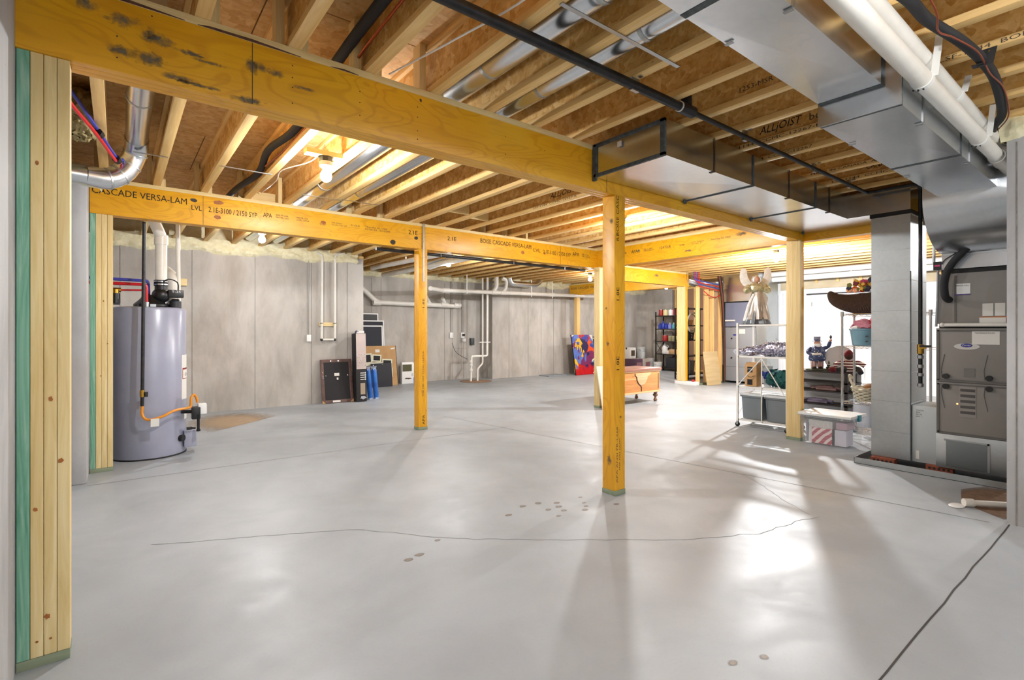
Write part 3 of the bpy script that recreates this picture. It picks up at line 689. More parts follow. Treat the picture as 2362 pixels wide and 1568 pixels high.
# ---- white vent pipes over the camera
def pvc_run(name, label, pts, r, couplers=(), mat=M_PVC, group=None, cat='pipe', seg=18, fr=.08):
    t = thing(name, label, cat, (0, 0, 0), 0, group)
    obj('pipe', MB().tube(fillet(pts, fr), r, seg), mat, t)
    for p0, p1 in couplers: obj('coupling', MB().cyl(p0, p1, r*1.16, seg), mat, t)
    return t
V1 = pvc_run('vent_pipe', 'lower of two fat white vent pipes at upper right', [(-.28, .735, 2.553), (5.55, .735, 2.553)], .043, [((4.9, .735, 2.553), (5.1, .735, 2.553))])
V2 = pvc_run('vent_pipe', 'upper white vent pipe nearest the joists at upper right', [(-.28, .742, 2.66), (5.5, .742, 2.66)], .043)
M_STRAP = plain('white_strap', '#e6e6e2', .45)
for p, (y, z), xs in ((V1, (.735, 2.553), (3.12, 4.36)), (V2, (.742, 2.66), (3.75, 2.0))):
    for x in xs:
        mb = MB(); N = 16; r = .0475
        for k in range(N):
            a0, a1 = -PI*1.05+PI*1.1*k/N, -PI*1.05+PI*1.1*(k+1)/N
            A = [(x-.018, y+math.cos(a0)*r, z+math.sin(a0)*r), (x+.018, y+math.cos(a0)*r, z+math.sin(a0)*r), (x+.018, y+math.cos(a1)*r, z+math.sin(a1)*r), (x-.018, y+math.cos(a1)*r, z+math.sin(a1)*r)]
            mb.add(A, [(0, 1, 2, 3)])
            mb.add([(x+q, y+math.cos(a)*rr_, z+math.sin(a)*rr_) for q, a, rr_ in ((-.018, a0, r), (-.018, a1, r), (-.018, a1, .043), (-.018, a0, .043))], [(0, 1, 2, 3)])
        s_ = obj('strap', mb, M_STRAP, p); 
        obj('strap_tail', MB().bar((x, y-r, z), (x+.02, y-r-.015, 2.752), .03, .004, (1, 0, 0)), M_STRAP, s_)
        for k in range(3): obj('slot', MB().cyl((x-.006, y+.035-.02*k, z-r-.001+.006*(k == 0)), (x+.004, y+.035-.02*k, z-r-.002+.006*(k == 0)), .004, 6), M_BLACK, s_)
# ---- refrigerant line set and its copper, over the camera then down to the coil
LS = thing('line_set', 'black foam-covered refrigerant hose with a thin copper wire curling beside the white vent pipes', 'hose', (0, 0, 0))
ls1 = spline([(2.2, .73, 2.70), (2.57, .662, 2.70), (2.86, .655, 2.71), (3.18, .60, 2.70), (3.5, .575, 2.70), (3.82, .575, 2.69), (4.3, .62, 2.66), (4.56, .70, 2.66), (5.0, .78, 2.7)], 6)
obj('insulated_line', MB().tube(ls1, .024, 12), plain('foam_sleeve', '#1c1d20', .75), LS)
obj('copper_line', MB().tube(spline([(2.5, .60, 2.70), (2.75, .60, 2.68), (2.9, .625, 2.66), (3.05, .60, 2.672), (3.3, .56, 2.672), (3.6, .565, 2.665), (3.9, .555, 2.67), (4.3, .59, 2.64), (4.55, .67, 2.64)], 6), .004, 6), M_COPPER, LS)
obj('hanger_strap', MB().prism([(-.03, -.03), (.03, -.03), (.045, .05), (-.045, .05)], (3.46, .56, 2.69), -Y_, Z_, .004).box((3.44, .55, 2.666), (3.48, .61, 2.672)), M_BLACK, LS)
for k in (-.015, .015): obj('screw', MB().cyl((3.455, .56+k, 2.725), (3.46, .56+k, 2.725), .005, 8), M_CHROME, LS)
LS2 = thing('line_set', 'black insulated hose looping down in front of the furnace plenum', 'hose', (0, 0, 0))
obj('insulated_line', MB().tube(spline([(5.55, .80, 2.68), (5.82, .83, 2.52), (5.86, .88, 2.38), (5.86, 1.02, 2.11), (5.87, 1.17, 1.92), (5.89, 1.225, 1.78), (5.90, 1.225, 1.64), (5.97, 1.21, 1.60)], 6), .03, 12), MATS['foam_sleeve'], LS2)
obj('insulated_line', MB().tube(spline([(5.6, .76, 2.66), (5.86, .80, 2.45), (5.9, .82, 2.25), (5.96, .80, 2.08)], 6), .028, 12), MATS['foam_sleeve'], LS2)
obj('control_cable', MB().tube(spline([(5.9, .96, 2.12), (5.94, 1.1, 2.05), (5.95, 1.22, 1.98), (5.95, 1.262, 1.93)], 6), .004, 6), M_IRON, LS2)
# ---- black iron gas line
GP = thing('gas_pipe', 'long black iron gas pipe crossing under the joists and dropping beside the return duct', 'pipe', (0, 0, 0))
obj('pipe', MB().cyl((-.28, 1.853, 2.712), (2.78, 1.853, 2.712), .027, 16), M_IRON, GP)
tee = obj('tee_fitting', MB().cyl((2.76, 1.853, 2.712), (2.9, 1.853, 2.712), .036, 16).cyl((2.83, 1.853, 2.71), (2.83, 1.853, 2.80), .034, 16), M_IRON, GP)
obj('riser_stub', MB().cyl((2.83, 1.853, 2.79), (2.83, 1.853, 2.95), .026, 14), M_IRON, tee)
obj('reducer_ring', MB().cyl((2.752, 1.853, 2.712), (2.762, 1.853, 2.712), .033, 16), M_PVC, tee)
obj('thin_pipe', MB().tube(fillet([(2.88, 1.853, 2.712), (5.98, 1.853, 2.712), (5.98, 1.45, 2.712), (6.10, 1.45, 2.69), (6.10, 1.45, 1.2)], .03, 3), .0165, 12), M_IRON, GP)
obj('drop_pipe', MB().cyl((6.10, 1.45, 1.2), (6.10, 1.45, .78), .017, 12), M_IRON, GP)
v_ = obj('gas_valve', MB().cyl((6.10, 1.45, 1.10), (6.10, 1.45, 1.19), .028, 12).box((6.07, 1.40, 1.15), (6.09, 1.45, 1.165)), M_BRASS, GP)
obj('valve_handle', box((6.06, 1.36, 1.165), (6.075, 1.45, 1.185)), M_BLACK, v_)
for z in (1.07, .98, .9, .8): obj('union', MB().cyl((6.10, 1.45, z-.015), (6.10, 1.45, z+.015), .025, 12), M_STEEL, GP)
GU = thing('gas_pipe', 'black iron pipe running under the far side of the printed beam', 'pipe', (0, 0, 0)); obj('pipe', MB().cyl((2.65, 6.28, 2.385), (6.5, 6.28, 2.385), .022, 12), M_IRON, GU)
for x in (3.6, 4.9, 6.0): obj('pipe_hook', MB().cyl((x, 6.26, 2.36), (x, 6.26, 2.44), .006, 6), M_STEEL, GU)
for x in (2.32, 3.55, 4.72, 5.5): obj('pipe_clip', MB().bar((x, 1.853, 2.752), (x, 1.853, 2.68), .02, .064 if x < 3 else .045, (1, 0, 0)).box((x-.01, 1.80, 2.745), (x+.01, 1.82, 2.752)), M_STEEL, GP)
GV = thing('gas_pipe', 'thin upright black gas pipe in front of the water heater with a yellow flexible line', 'pipe', (0, 0, 0))
gx, gy = .215, 6.27
obj('pipe', MB().cyl((gx, gy+.02, 2.41), (gx-.015, gy, .72), .016, 12), M_IRON, GV)
obj('gas_valve', MB().cyl((gx-.015, gy, .66), (gx-.016, gy, .73), .021, 12), M_BRASS, GV)
obj('valve_handle', box((gx+.005, gy-.02, .66), (gx+.03, gy, .71)), M_BLACK, GV)
obj('nipple', MB().cyl((gx-.016, gy, .57), (gx-.016, gy, .66), .016, 12), M_IRON, GV)
obj('flex_line', MB().tube(spline([(gx-.016, gy, .57), (gx-.016, gy, .48), (gx+.03, gy-.02, .43), (gx+.14, gy-.03, .45), (.47, 6.30, .495), (.60, 6.40, .50), (.625, 6.42, .52), (.63, 6.43, .60), (.66, 6.45, .63), (.685, 6.47, .58), (.69, 6.47, .54)], 5), .013, 10), plain('yellow_flex', '#d88a1c', .45), GV)
obj('paper_tag', MB().box((gx+.05, gy-.045, .36), (gx+.12, gy-.04, .44)), M_PAPER, GV)
# supply pex at the left
PX = thing('pex_lines', 'red and blue water lines bundled with black ties hanging at upper left', 'pipe', (0, 0, 0))
obj('blue_line', MB().tube(spline([(-.29, 4.0, 2.86), (-.2, 4.25, 2.79), (-.1, 4.6, 2.72), (0, 5.0, 2.66), (.04, 5.15, 2.7)], 5), .011, 8), M_BLUE, PX)
obj('red_line', MB().tube(spline([(-.30, 3.95, 2.80), (-.22, 4.2, 2.73), (-.11, 4.55, 2.68), (-.01, 4.95, 2.63), (.02, 5.12, 2.66)], 5), .011, 8), M_RED, PX)
for p in ((-.1, 4.58, 2.70), (0, 4.98, 2.645)): obj('cable_tie', MB().cyl(Vector(p)-Vector((.008, .02, -.005)), Vector(p)+Vector((.008, .02, -.005)), .028, 8), M_BLACK, PX)
PX2 = thing('pex_lines', 'red and blue water lines clipped inside the joist bay above the printed beam', 'pipe', (0, 0, 0))
obj('red_line', MB().tube(spline([(2.84, 2.9, 2.86), (2.82, 4.4, 2.86), (2.80, 5.3, 2.86), (2.78, 6.4, 2.84)], 5), .014, 8), M_RED, PX2)
obj('blue_line', MB().tube(spline([(2.87, 2.2, 2.90), (2.86, 4.0, 2.92), (2.82, 5.0, 2.91), (2.8, 6.4, 2.9)], 5), .012, 8), M_BLUE, PX2)
BC = thing('hvac_cable', 'thick black insulated line snaking through the joist bay left of the near bulb', 'hose', (0, 0, 0))
obj('insulated_line', MB().tube(spline([(1.02, -.5, 2.93), (1.0, 1.6, 2.90), (1.02, 3.0, 2.9), (1.06, 4.0, 2.84), (1.02, 4.7, 2.86), (1.06, 5.3, 2.82), (.98, 6.0, 2.80), (1.0, 7.2, 2.86)], 6), .03, 12), MATS['foam_sleeve'], BC)
obj('copper_line', MB().tube(spline([(1.06, -.5, 2.9), (1.03, 1.4, 2.84), (1.05, 2.4, 2.85), (1.09, 4.0, 2.80), (1.06, 5.0, 2.81)], 6), .008, 8), M_COPPER, BC)
CB = tag(obj('white_cable', MB().tube(spline([(1.27, 6.2, 2.86), (1.24, 5.4, 2.80), (1.20, 5.0, 2.80), (1.32, 4.5, 2.78), (1.36, 4.27, 2.86)], 6), .005, 6), M_WHITE), 'white cable sagging to the bulb at upper left', 'cable')
CB2 = tag(obj('white_cable', MB().tube(spline([(1.24, 2.75, 2.80), (1.27, 2.5, 2.78), (1.32, 2.15, 2.76), (1.42, 1.7, 2.78), (1.46, 1.3, 2.86), (1.48, .9, 2.9)], 6), .005, 6), M_WHITE), 'white cable curving above the near beam toward the top edge', 'cable')
GC = tag(obj('grey_conduit', MB().tube([(3.56, .40, 2.725), (3.55, .0, 2.725), (3.45, -1.0, 2.725)], .022, 12), plain('conduit_grey', '#7f858c', .4, .6)), 'grey conduit under the joists at the top right corner', 'pipe')
# ================================================================ FURNACE CORNER
M_FURN = mottled('furnace_paint', '#7f7b76', '#8a8681', .5, 2, .1)
M_FURN2 = plain('furnace_edge', '#5d5a56', .5)
M_GASK = plain('dark_gap', '#1a1918', .7)
M_TAN = mottled('soil_brown', '#7d6450', '#9a7f66', .95, 12); M_SOIL = soft_stain('bare_soil', '#6d5542', '#8d7058', .95, .5, .75, .25); M_SAND = soft_stain('sandy_stain', '#a08a70', '#b39a7c', .9, .3, .6, .4)
FU = thing('furnace', 'tall grey gas furnace with two latched doors behind the right concrete wall', 'furnace', (6.0, .77, 0))
# local: x depth, y 0..0.545 (right to left)
obj('base_cabinet', box((.015, 0, .06), (.56, .545, .372)), M_GALVD, FU, bev=.003)
obj('access_panel', box((.0, .19, .085), (.016, .47, .32)), plain('panel_grey', '#6f7577', .45, .5), FU, bev=.003)
obj('panel_rim', MB().box((.004, .175, .315), (.016, .485, .33)).box((.004, .172, .08), (.016, .19, .33)), M_STEEL, FU)
obj('cabinet', box((.02, 0, .374), (.56, .545, 1.345)), M_FURN, FU, bev=.004)
for nm, z0, z1 in (('lower_door', .378, .848), ('upper_door', .856, 1.338)):
    d = obj(nm, box((.004, .006, z0), (.02, .539, z1)), M_FURN, FU, bev=.003)
    obj('door_rim', MB().box((-.002, .012, z0+.01), (.005, .026, z1-.01)).box((-.002, .516, z0+.01), (.005, .532, z1-.01)).box((-.002, .012, z1-.022), (.005, .532, z1-.01)).box((-.002, .012, z0+.008), (.005, .532, z0+.02)), M_FURN2, d)
    zk = z1-.035 if nm == 'lower_door' else z0+.05
    for y in (.175, .468):
        obj('latch_knob', MB().cyl((-.02, y, zk), (.006, y, zk), .024, 16), M_GASK, d)
        s = -1 if nm == 'lower_door' else 1
        obj('scuff_line', MB().tube([(.003, y+.03, zk-.02*s), (.002, y+.036, zk+.06*s), (.003, y+.012, zk+.2*s)], .0028, 5), M_FURN2, d)
# badge: pale oval with a blue oval and script
c_ = (.0035, .325, 1.18)
def ellipse(c, a, b, x, n=28): return MB().prism([(a*math.cos(2*PI*k/n), b*math.sin(2*PI*k/n)) for k in range(n)], (x, c[1], c[2]), -Y_, Z_, .0015)
bd = obj('badge', ellipse(c_, .088, .028, .0035).xf(Matrix.Translation((-.002, 0, 0))), plain('badge_silver', '#c9c7c2', .35, .3), FU)
obj('badge_field', ellipse((0, .325, 1.19), .040, .017, -.001), plain('badge_blue', '#2a2f86', .4), bd)
lettering('badge_script', 'Carrier', (-.0025, .355, 1.183), -Y_, Z_, .06, .016, M_WHITE, bd, italic=.3)
obj('paper_notice', box((.0015, .11, 1.20), (.0035, .29, 1.32)), M_PAPER, FU)
lettering('notice_lines', 'MAINTENANCE RECORD', (.0014, .27, 1.295), -Y_, Z_, .13, .012, M_GREY_INK, FU)
obj('rating_plate', box((.0015, .27, .905), (.0035, .345, .985)), plain('rating_grey', '#6d6a66', .5), FU)
wl = obj('warning_label', box((.0015, .262, .545), (.0035, .375, .82)), plain('warning_grey', '#8a8681', .5), FU)
for i in range(5): obj('label_band', box((.0005, .268, .575+i*.05), (.0016, .369, .60+i*.05)), plain('label_ink', '#4b4744', .6), wl)
k = NT('status_light'); k.set('Emission Color', (1, .35, .05, 1)); k.set('Emission Strength', 3.0); obj('status_light', MB().ball((.004, .39, .66), .007, 8, 6), k.m, FU)
obj('coil_case', box((.0, 0, 1.385), (.56, .53, 1.842)), M_FURN, FU, bev=.004)
obj('coil_gap', box((.03, .01, 1.345), (.54, .52, 1.385)), M_GASK, FU)
obj('case_top_gap', box((.0, 0, 1.842), (.55, .50, 1.878)), M_GASK, FU)
obj('case_seam', box((-.003, .395, 1.40), (.001, .41, 1.82)), M_FURN2, FU)
st = obj('service_sticker', box((-.0025, .30, 1.64), (-.0005, .41, 1.745)), M_WHITE, FU)
obj('sticker_stripe', box((-.0032, .30, 1.64), (-.0024, .41, 1.652)), plain('purple', '#4b3a7c', .5), st)
lettering('sticker_heading', 'SERVICE CALL', (-.0028, .40, 1.722), -Y_, Z_, .09, .012, M_INK, st)
for y0, y1, z0, z1 in ((.15, .22, 1.45, 1.56), (.075, .14, 1.45, 1.56)): obj('case_label', box((-.0025, y0, z0), (-.0005, y1, z1)), M_PAPER, FU)
lb = obj('case_label', box((-.0025, .03, 1.39), (-.0005, .24, 1.445)), M_PAPER, FU)
obj('label_stripe', box((-.0032, .03, 1.436), (-.0024, .24, 1.445)), plain('orange_stripe', '#c07a4a', .6), lb); obj('label_block', box((-.0032, .03, 1.39), (-.0024, .07, 1.435)), plain('maroon', '#7d2f38', .6), lb)
obj('drain_line', MB().cyl((-.02, .49, 1.375), (-.02, .0, 1.372), .016, 12).ball((-.02, .49, 1.375), .022, 10, 7), M_PVC, FU)
cs = obj('condensate_switch', box((-.05, .49, 1.88), (-.005, .55, 1.955)), M_BLACK, FU); obj('switch_label', box((-.0515, .50, 1.91), (-.0495, .54, 1.925)), plain('pink_label', '#d23a78', .5), cs)
obj('riser_tube', MB().tube([(-.025, .52, 1.88), (-.022, .525, 1.60), (-.02, .535, 1.36)], .010, 8), plain('clear_tube', '#8d9094', .3), FU)
obj('side_conduit', MB().cyl((-.02, .552, 1.95), (-.02, .552, 2.5), .012, 8), M_STEEL, FU)
# drain pan with bricks
DP = thing('drain_pan', 'low galvanized drain pan on the floor under the furnace', 'pan', (5.83, .5, 0))
obj('pan_bottom', box((0, 0, 0), (.95, 1.42, .004)), plain('pan_dark', '#2b2c2d', .5, .4), DP)
for b in [((0, 0, 0), (.004, 1.42, .058)), ((.946, 0, 0), (.95, 1.42, .058)), ((0, 1.416, 0), (.95, 1.42, .058)), ((0, 0, 0), (.95, .004, .058))]: obj('pan_wall', MB().box(*b), M_GALVD, DP)
M_BRICK = mottled('red_brick', '#7a3d2a', '#95513a', .9, 14, 0, .2)
def brick(label, x, y, rz=0):
    t = thing('cored_brick', label, 'brick', (x, y, .004), rz, 'bricks in the drain pan')
    obj('body', box((0, 0, 0), (.09, .2, .054)), M_BRICK, t, bev=.004)
    for i in range(5): obj('core_hole', MB().cyl((-.0008, .03+i*.035, .027), (.003, .03+i*.035, .027), .011, 10), M_GASK, t)
    return t
brick('red cored brick under the front edge of the square duct drop', 6.0, 1.63); brick('red brick in the drain pan under the furnace corner', 6.05, 1.2)
# white drain stub and bare soil beside the pan
obj('soil_patch', MB().add([(5.0, .60, .0015), (5.82, .5, .0015), (5.82, .95, .0015), (5.55, 1.05, .0015), (5.25, .99, .0015), (5.05, .88, .0015), (4.9, .70, .0015)], [tuple(range(7))]), M_SOIL, fl)
DS = thing('drain_stub', 'short white drain pipe lying on the floor by the right wall', 'pipe', (0, 0, 0))
obj('pipe', MB().cyl((5.04, .92, .03), (5.30, .62, .03), .022, 14), M_PVC, DS); obj('cap', MB().cyl((5.03, .935, .03), (5.07, .888, .03), .03, 14), M_PVC, DS)
obj('cement_splash', MB().ball((5.0, .97, .004), .06, 12, 6, (1.2, .8, .15)), M_WHITE, DS)

# ================================================================ WATER HEATER
M_TANK = mottled('tank_enamel', '#9699ab', '#a0a3b6', .28, 3); 
WH = thing('water_heater', 'tall grey-lilac tank water heater at the left wall', 'water heater', (.272, 6.70, 0))
r = .335
obj('tank', MB().lathe([(r-.01, .0), (r, .02), (r, 1.535), (r-.012, 1.56), (r-.05, 1.57), (.01, 1.575)], seg=64), M_TANK, WH)
obj('foot_ring', MB().lathe([(r-.004, 0), (r+.004, .0), (r+.004, .012), (r-.004, .014)], seg=64), M_GASK, WH)
def on(a, z, rr=r): return (rr*math.cos(a), rr*math.sin(a), z)
def patch(a0, a1, z0, z1, rr, n=6):
    vs = []; 
    for i in range(n+1):
        a = a0+(a1-a0)*i/n
        for q in (rr, rr-.004):
            for z in (z0, z1): vs.append(on(a, z, q))
    fs = []
    for i in range(n): b = i*4; fs += [(b, b+4, b+5, b+1), (b+2, b+3, b+7, b+6), (b+1, b+5, b+7, b+3), (b, b+2, b+6, b+4)]
    fs += [(0, 1, 3, 2), (n*4, n*4+2, n*4+3, n*4+1)]
    return MB().add(vs, fs)
D = math.radians
lb = obj('rating_label', patch(D(-34), D(-8), .58, 1.06, r+.003), M_PAPER, WH); 
w_ = obj('hazard_box', patch(D(-32), D(-10), .80, .92, r+.0045), plain('hazard_red', '#8a2a2a', .6), lb); obj('hazard_field', patch(D(-31), D(-11), .806, .90, r+.006), M_PAPER, w_)
lettering('hazard_text', 'K 4', tuple(Vector(on(D(-24), .83, r+.008))), (math.sin(D(24)), math.cos(D(24)), 0), Z_, .05, .04, M_INK, lb)
obj('small_label', patch(D(-26), D(-8), .36, .47, r+.003), M_PAPER, WH)
kn = obj('drain_cap', MB().cyl(on(D(-38), .17, r-.01), on(D(-38), .17, r+.035), .035, 18), M_BLACK, WH)
gv = obj('gas_control', MB().box((.36, -.31, .37), (.44, -.20, .50)), M_BLACK, WH, bev=.01)
obj('control_box', MB().box((.42, -.30, .42), (.50, -.20, .53)), M_WHITE, gv, bev=.008)
obj('drip_leg', MB().cyl((.42, -.30, .42), (.42, -.30, .26), .014, 10).cyl((.42, -.30, .26), (.42, -.30, .24), .02, 10), M_IRON, gv)
obj('control_stem', MB().cyl((.28, -.2, .45), (.40, -.26, .45), .02, 10), M_IRON, gv)
obj('drain_tap', MB().cyl((.33, -.20, .27), (.40, -.24, .265), .010, 8).box((.32, -.24, .255), (.37, -.20, .28)), M_BLACK, gv)
obj('air_intake', MB().box((.30, -.20, .06), (.42, -.06, .24)), M_TANK, WH, bev=.01)
bl = obj('blower', MB().lathe([(.03, 1.575), (.16, 1.58), (.16, 1.60), (.10, 1.66), (.08, 1.70)], (.02, -.05, 0), 20).ball((.10, -.10, 1.70), .085, 14, 9, (1, 1, .95)).cyl((.10, -.10, 1.7), (.10, -.10, 1.83), .058, 18), M_BLACK, WH)
obj('blower_motor', MB().box((.16, -.17, 1.68), (.30, -.05, 1.76)), M_BLACK, bl, bev=.006)
lettering('motor_mark', 'T-25', (.19, -.171, 1.73), X_, Z_, .08, .022, M_WHITE, bl)
obj('vent_collar', MB().cyl((.10, -.10, 1.80), (.10, -.10, 1.86), .064, 20), M_RUB, bl)
for z in (1.815, 1.845): obj('band_clamp', MB().cyl((.10, -.10, z-.006), (.10, -.10, z+.006), .067, 20), M_CHROME, bl)
obj('junction_cover', MB().lathe([(.055, 1.57), (.055, 1.64), (.03, 1.665)], (.23, -.08, 0), 14), M_DARK, WH)
obj('power_lead', MB().tube(spline([(.10, -.16, 1.82), (.16, -.18, 1.87), (.24, -.17, 1.84), (.25, -.15, 1.76)], 6), .006, 6), M_BLACK, WH)
obj('hot_nipple', MB().cyl((-.03, -.2, 1.57), (-.03, -.2, 1.62), .024, 12), M_STEEL, WH); obj('square_nut', box((.0, -.22, 1.572), (.05, -.17, 1.60)), M_STEEL, WH)
obj('flue_cover', MB().box((-.11, -.16, 1.573), (.02, -.02, 1.61)), M_BLACK, WH)
obj('cement_patch', MB().add([(x, y, .0016) for x, y in [(.75, 7.4), (1.3, 7.9), (2.0, 8.5), (1.9, 9.1), (1.2, 9.3), (.7, 8.6)]], [tuple(range(6))]), M_SAND, fl)
# water lines over the heater
WL = thing('water_lines', 'red and blue supply lines with a brass mixing pump over the water heater', 'pipe', (.272, 6.70, 0))
obj('red_line', MB().tube(fillet([(-.52, -.18, 1.80), (-.03, -.2, 1.80), (-.03, -.2, 1.62)], .03, 4), .016, 10), M_RED, WL)
obj('blue_line', MB().tube(fillet([(-.52, -.20, 1.845), (-.03, -.22, 1.838), (-.01, -.06, 1.83), (-.0, .06, 1.6)], .03, 4), .016, 10), M_BLUE, WL)
obj('recirculation_line', MB().cyl((-.03, -.2, 1.742), (-.24, -.19, 1.735), .009, 8), M_RED, WL)
pm_ = obj('mixing_valve', MB().cyl((-.24, -.19, 1.735), (-.33, -.19, 1.735), .022, 12).cyl((-.285, -.19, 1.74), (-.285, -.19, 1.69), .03, 12), M_BRASS, WL)
obj('pump_head', MB().cyl((-.285, -.19, 1.70), (-.285, -.19, 1.60), .04, 16), M_BLACK, pm_); obj('pump_base', box((-.32, -.225, 1.585), (-.25, -.155, 1.64)), M_DARK, pm_)
obj('copper_stub', MB().cyl((-.33, -.19, 1.735), (-.45, -.19, 1.735), .010, 8), M_COPPER, WL)
obj('pump_lead', MB().tube(spline([(-.32, -.2, 1.67), (-.37, -.21, 1.65), (-.41, -.2, 1.72), (-.40, -.2, 1.62), (-.42, -.2, 1.59)], 6), .006, 6), M_BLACK, WL)
HV = pvc_run('heater_vent', 'fat white vent pipe rising from the water heater and slanting under the beam', [(.372, 6.60, 1.86), (.372, 6.60, 2.33), (.26, 6.42, 2.56), (.05, 6.40, 2.73)], .055, [((.372, 6.60, 2.24), (.372, 6.60, 2.34))], fr=.05)
HI = pvc_run('intake_pipe', 'short white elbow pipe standing behind the water heater vent', [(.49, 6.80, 1.58), (.49, 6.80, 1.93), (.44, 6.95, 2.0)], .055, fr=.06)
TV = pvc_run('thin_riser', 'slim white pipe rising beside the water heater vent', [(.545, 6.78, 1.575), (.535, 6.78, 2.49), (.54, 6.85, 2.70)], .021, [((.537, 6.78, 2.22), (.537, 6.78, 2.28))], fr=.03)
CL = tag(obj('wood_cleat', box((.76, 9.46, 2.03), (.87, 9.5, 2.14)), PINE2('x')), 'small square wooden block on the wall behind the thin white riser', 'block')

# ================================================================ ON THE BACK-LEFT WALL
OB = thing('outlet_box', 'white outlet box with conduit on the left back wall', 'outlet', (2.725, 9.5, 1.19))
obj('box_body', box((-.037, -.05, -.06), (.037, 0, .06)), M_WHITE, OB, bev=.004); obj('conduit', MB().cyl((0, -.012, .06), (0, -.012, 1.40), .008, 8), plain('old_conduit', '#8d8a84', .5, .3), OB)
UL = thing('vent_loop', 'white U-shaped pipe loop on the left back wall', 'pipe', (0, 9.46, 0))
obj('left_leg', MB().tube(fillet([(2.85, -.03, 2.74), (2.955, -.01, 2.70), (2.945, -.01, 1.16)], .05), .020, 12), M_PVC, UL)
obj('right_leg', MB().tube(fillet([(3.36, -.03, 2.78), (3.185, -.01, 2.72), (3.185, -.01, 1.16)], .05), .020, 12), M_PVC, UL)
obj('bottom_leg', MB().cyl((2.945, -.01, 1.16), (3.185, -.01, 1.16), .018, 12), M_PVC, UL)
for x in (2.945, 3.185): obj('elbow_fitting', MB().ball((x, -.01, 1.16), .028, 10, 7), M_DARK, UL)
ct = obj('mounting_cleat', box((2.91, .005, 1.41), (3.22, .038, 1.475)), PINE2('x'), UL)
for x in (2.945, 3.185): obj('pipe_tie', MB().box((x-.024, -.034, 1.455), (x+.024, .01, 1.465)), M_BLACK, ct)
DB = thing('drain_pipe', 'white drain pipe dropping and running level along the recessed concrete wall', 'pipe', (0, 11.75, 0))
obj('main_pipe', MB().tube(fillet([(4.2, 0, 2.55), (4.66, 0, 2.30), (4.98, 0, 2.015), (7.3, 0, 1.99)], .12), .058, 16), M_PVC, DB)
for x in (4.98, 6.35, 6.85, 7.25): obj('fitting', MB().cyl((x-.10, 0, 2.012), (x+.10, 0, 2.008), .068, 16), M_PVC, DB)
obj('branch', MB().tube([(6.42, 0, 2.03), (6.28, -.05, 2.20), (6.15, -.12, 2.32)], .05, 14), M_PVC, DB); obj('branch', MB().tube([(6.88, 0, 2.03), (6.75, -.08, 2.18)], .05, 14), M_PVC, DB)
DC = thing('drain_pipe', 'long level white drain pipe with two upturned branches before the far wall', 'pipe', (0, 11.0, 0))
obj('main_pipe', MB().tube(fillet([(5.7, -.6, 2.30), (6.36, 0, 2.325), (11.9, 0, 2.40)], .1), .052, 16), M_PVC, DC)
for x in (6.45, 7.95, 8.25, 10.0): obj('fitting', MB().cyl((x-.10, 0, 2.326+(x-6.36)*.0135), (x+.10, 0, 2.328+(x-6.36)*.0135), .062, 16), M_PVC, DC)
obj('branch', MB().tube(fillet([(7.90, 0, 2.36), (8.02, 0, 2.48), (8.03, 0, 2.84)], .08), .052, 14), M_PVC, DC); obj('branch', MB().tube(fillet([(8.22, 0, 2.36), (8.34, 0, 2.48), (8.36, 0, 2.70), (8.22, 0, 2.76)], .08), .045, 14), M_PVC, DC)
for x in (7.05, 9.2, 10.0): obj('hanger', MB().box((x-.012, -.055, 2.27), (x+.012, -.05, 2.752)), M_STRAP, DC)
SU = thing('sump_pipes', 'pair of upright white pipes dropping into the sump pit by the wall corner', 'pipe', (0, 11.15, 0))
obj('discharge_pipe', MB().tube(fillet([(7.83, 0, 2.75), (7.82, 0, .655), (7.32, 0, .655), (7.30, 0, 0)], .05), .030, 14), M_PVC, SU)
obj('vent_pipe', MB().tube(fillet([(7.66, -.02, 2.72), (7.66, -.02, .46), (7.50, -.02, .32), (7.50, -.02, 0)], .05), .022, 14), M_PVC, SU)
for z in (.52, .44, .30): obj('check_valve', MB().cyl((7.30, 0, z-.03), (7.30, 0, z+.03), .048, 14), M_PVC, SU)
obj('pipe_bracket', box((7.55, -.04, 1.01), (7.9, -.03, 1.03)), M_STRAP, SU)
obj('cord', MB().tube(spline([(7.25, .1, .58), (7.1, .4, .75), (7.1, .6, 1.0)], 6), .006, 6), M_BLACK, SU)
obj('sump_rim', MB().lathe([(.22, .002), (.42, .002), (.42, .008), (.22, .008)], (7.42, 11.1, 0), 28), M_TAN, fl)
for nm, lab, x, plug in (('outlet_box', 'blank white box on the recessed wall above the floor', 7.144, 0), ('outlet_box', 'white outlet with a plugged-in cord beside the sump corner', 7.50, 1)):
    t = thing(nm, lab, 'outlet', (x, 11.9, 1.20)); obj('box_body', box((-.05, -.05, -.075), (.05, 0, .075)), M_WHITE, t, bev=.004)
    obj('conduit', MB().cyl((0, -.012, .075), (0, -.012, 1.45), .008, 8), MATS['old_conduit'], t)
    if plug: obj('plug', MB().box((-.02, -.085, -.02), (.05, -.05, .04)), M_BLACK, t); obj('transformer', MB().box((-.03, -.12, -.17), (.05, -.05, -.09)), M_WHITE, t)
BX = tag(obj('breaker_box', box((7.75, 11.82, .93), (7.86, 11.9, 1.12)), plain('box_grey', '#3d4344', .5), bev=.005), 'small dark box on the wall corner beside the sump pipes', 'box')
PA = thing('pipe_pair', 'white pipes slung under the joists behind the slim yellow post', 'pipe', (0, 0, 0))
obj('upper_pipe', MB().cyl((4.3, 10.4, 2.66), (4.55, 6.6, 2.66), .045, 14), M_PVC, PA); obj('lower_pipe', MB().cyl((4.9, 11.2, 2.62), (5.05, 6.8, 2.65), .055, 14), M_PVC, PA)
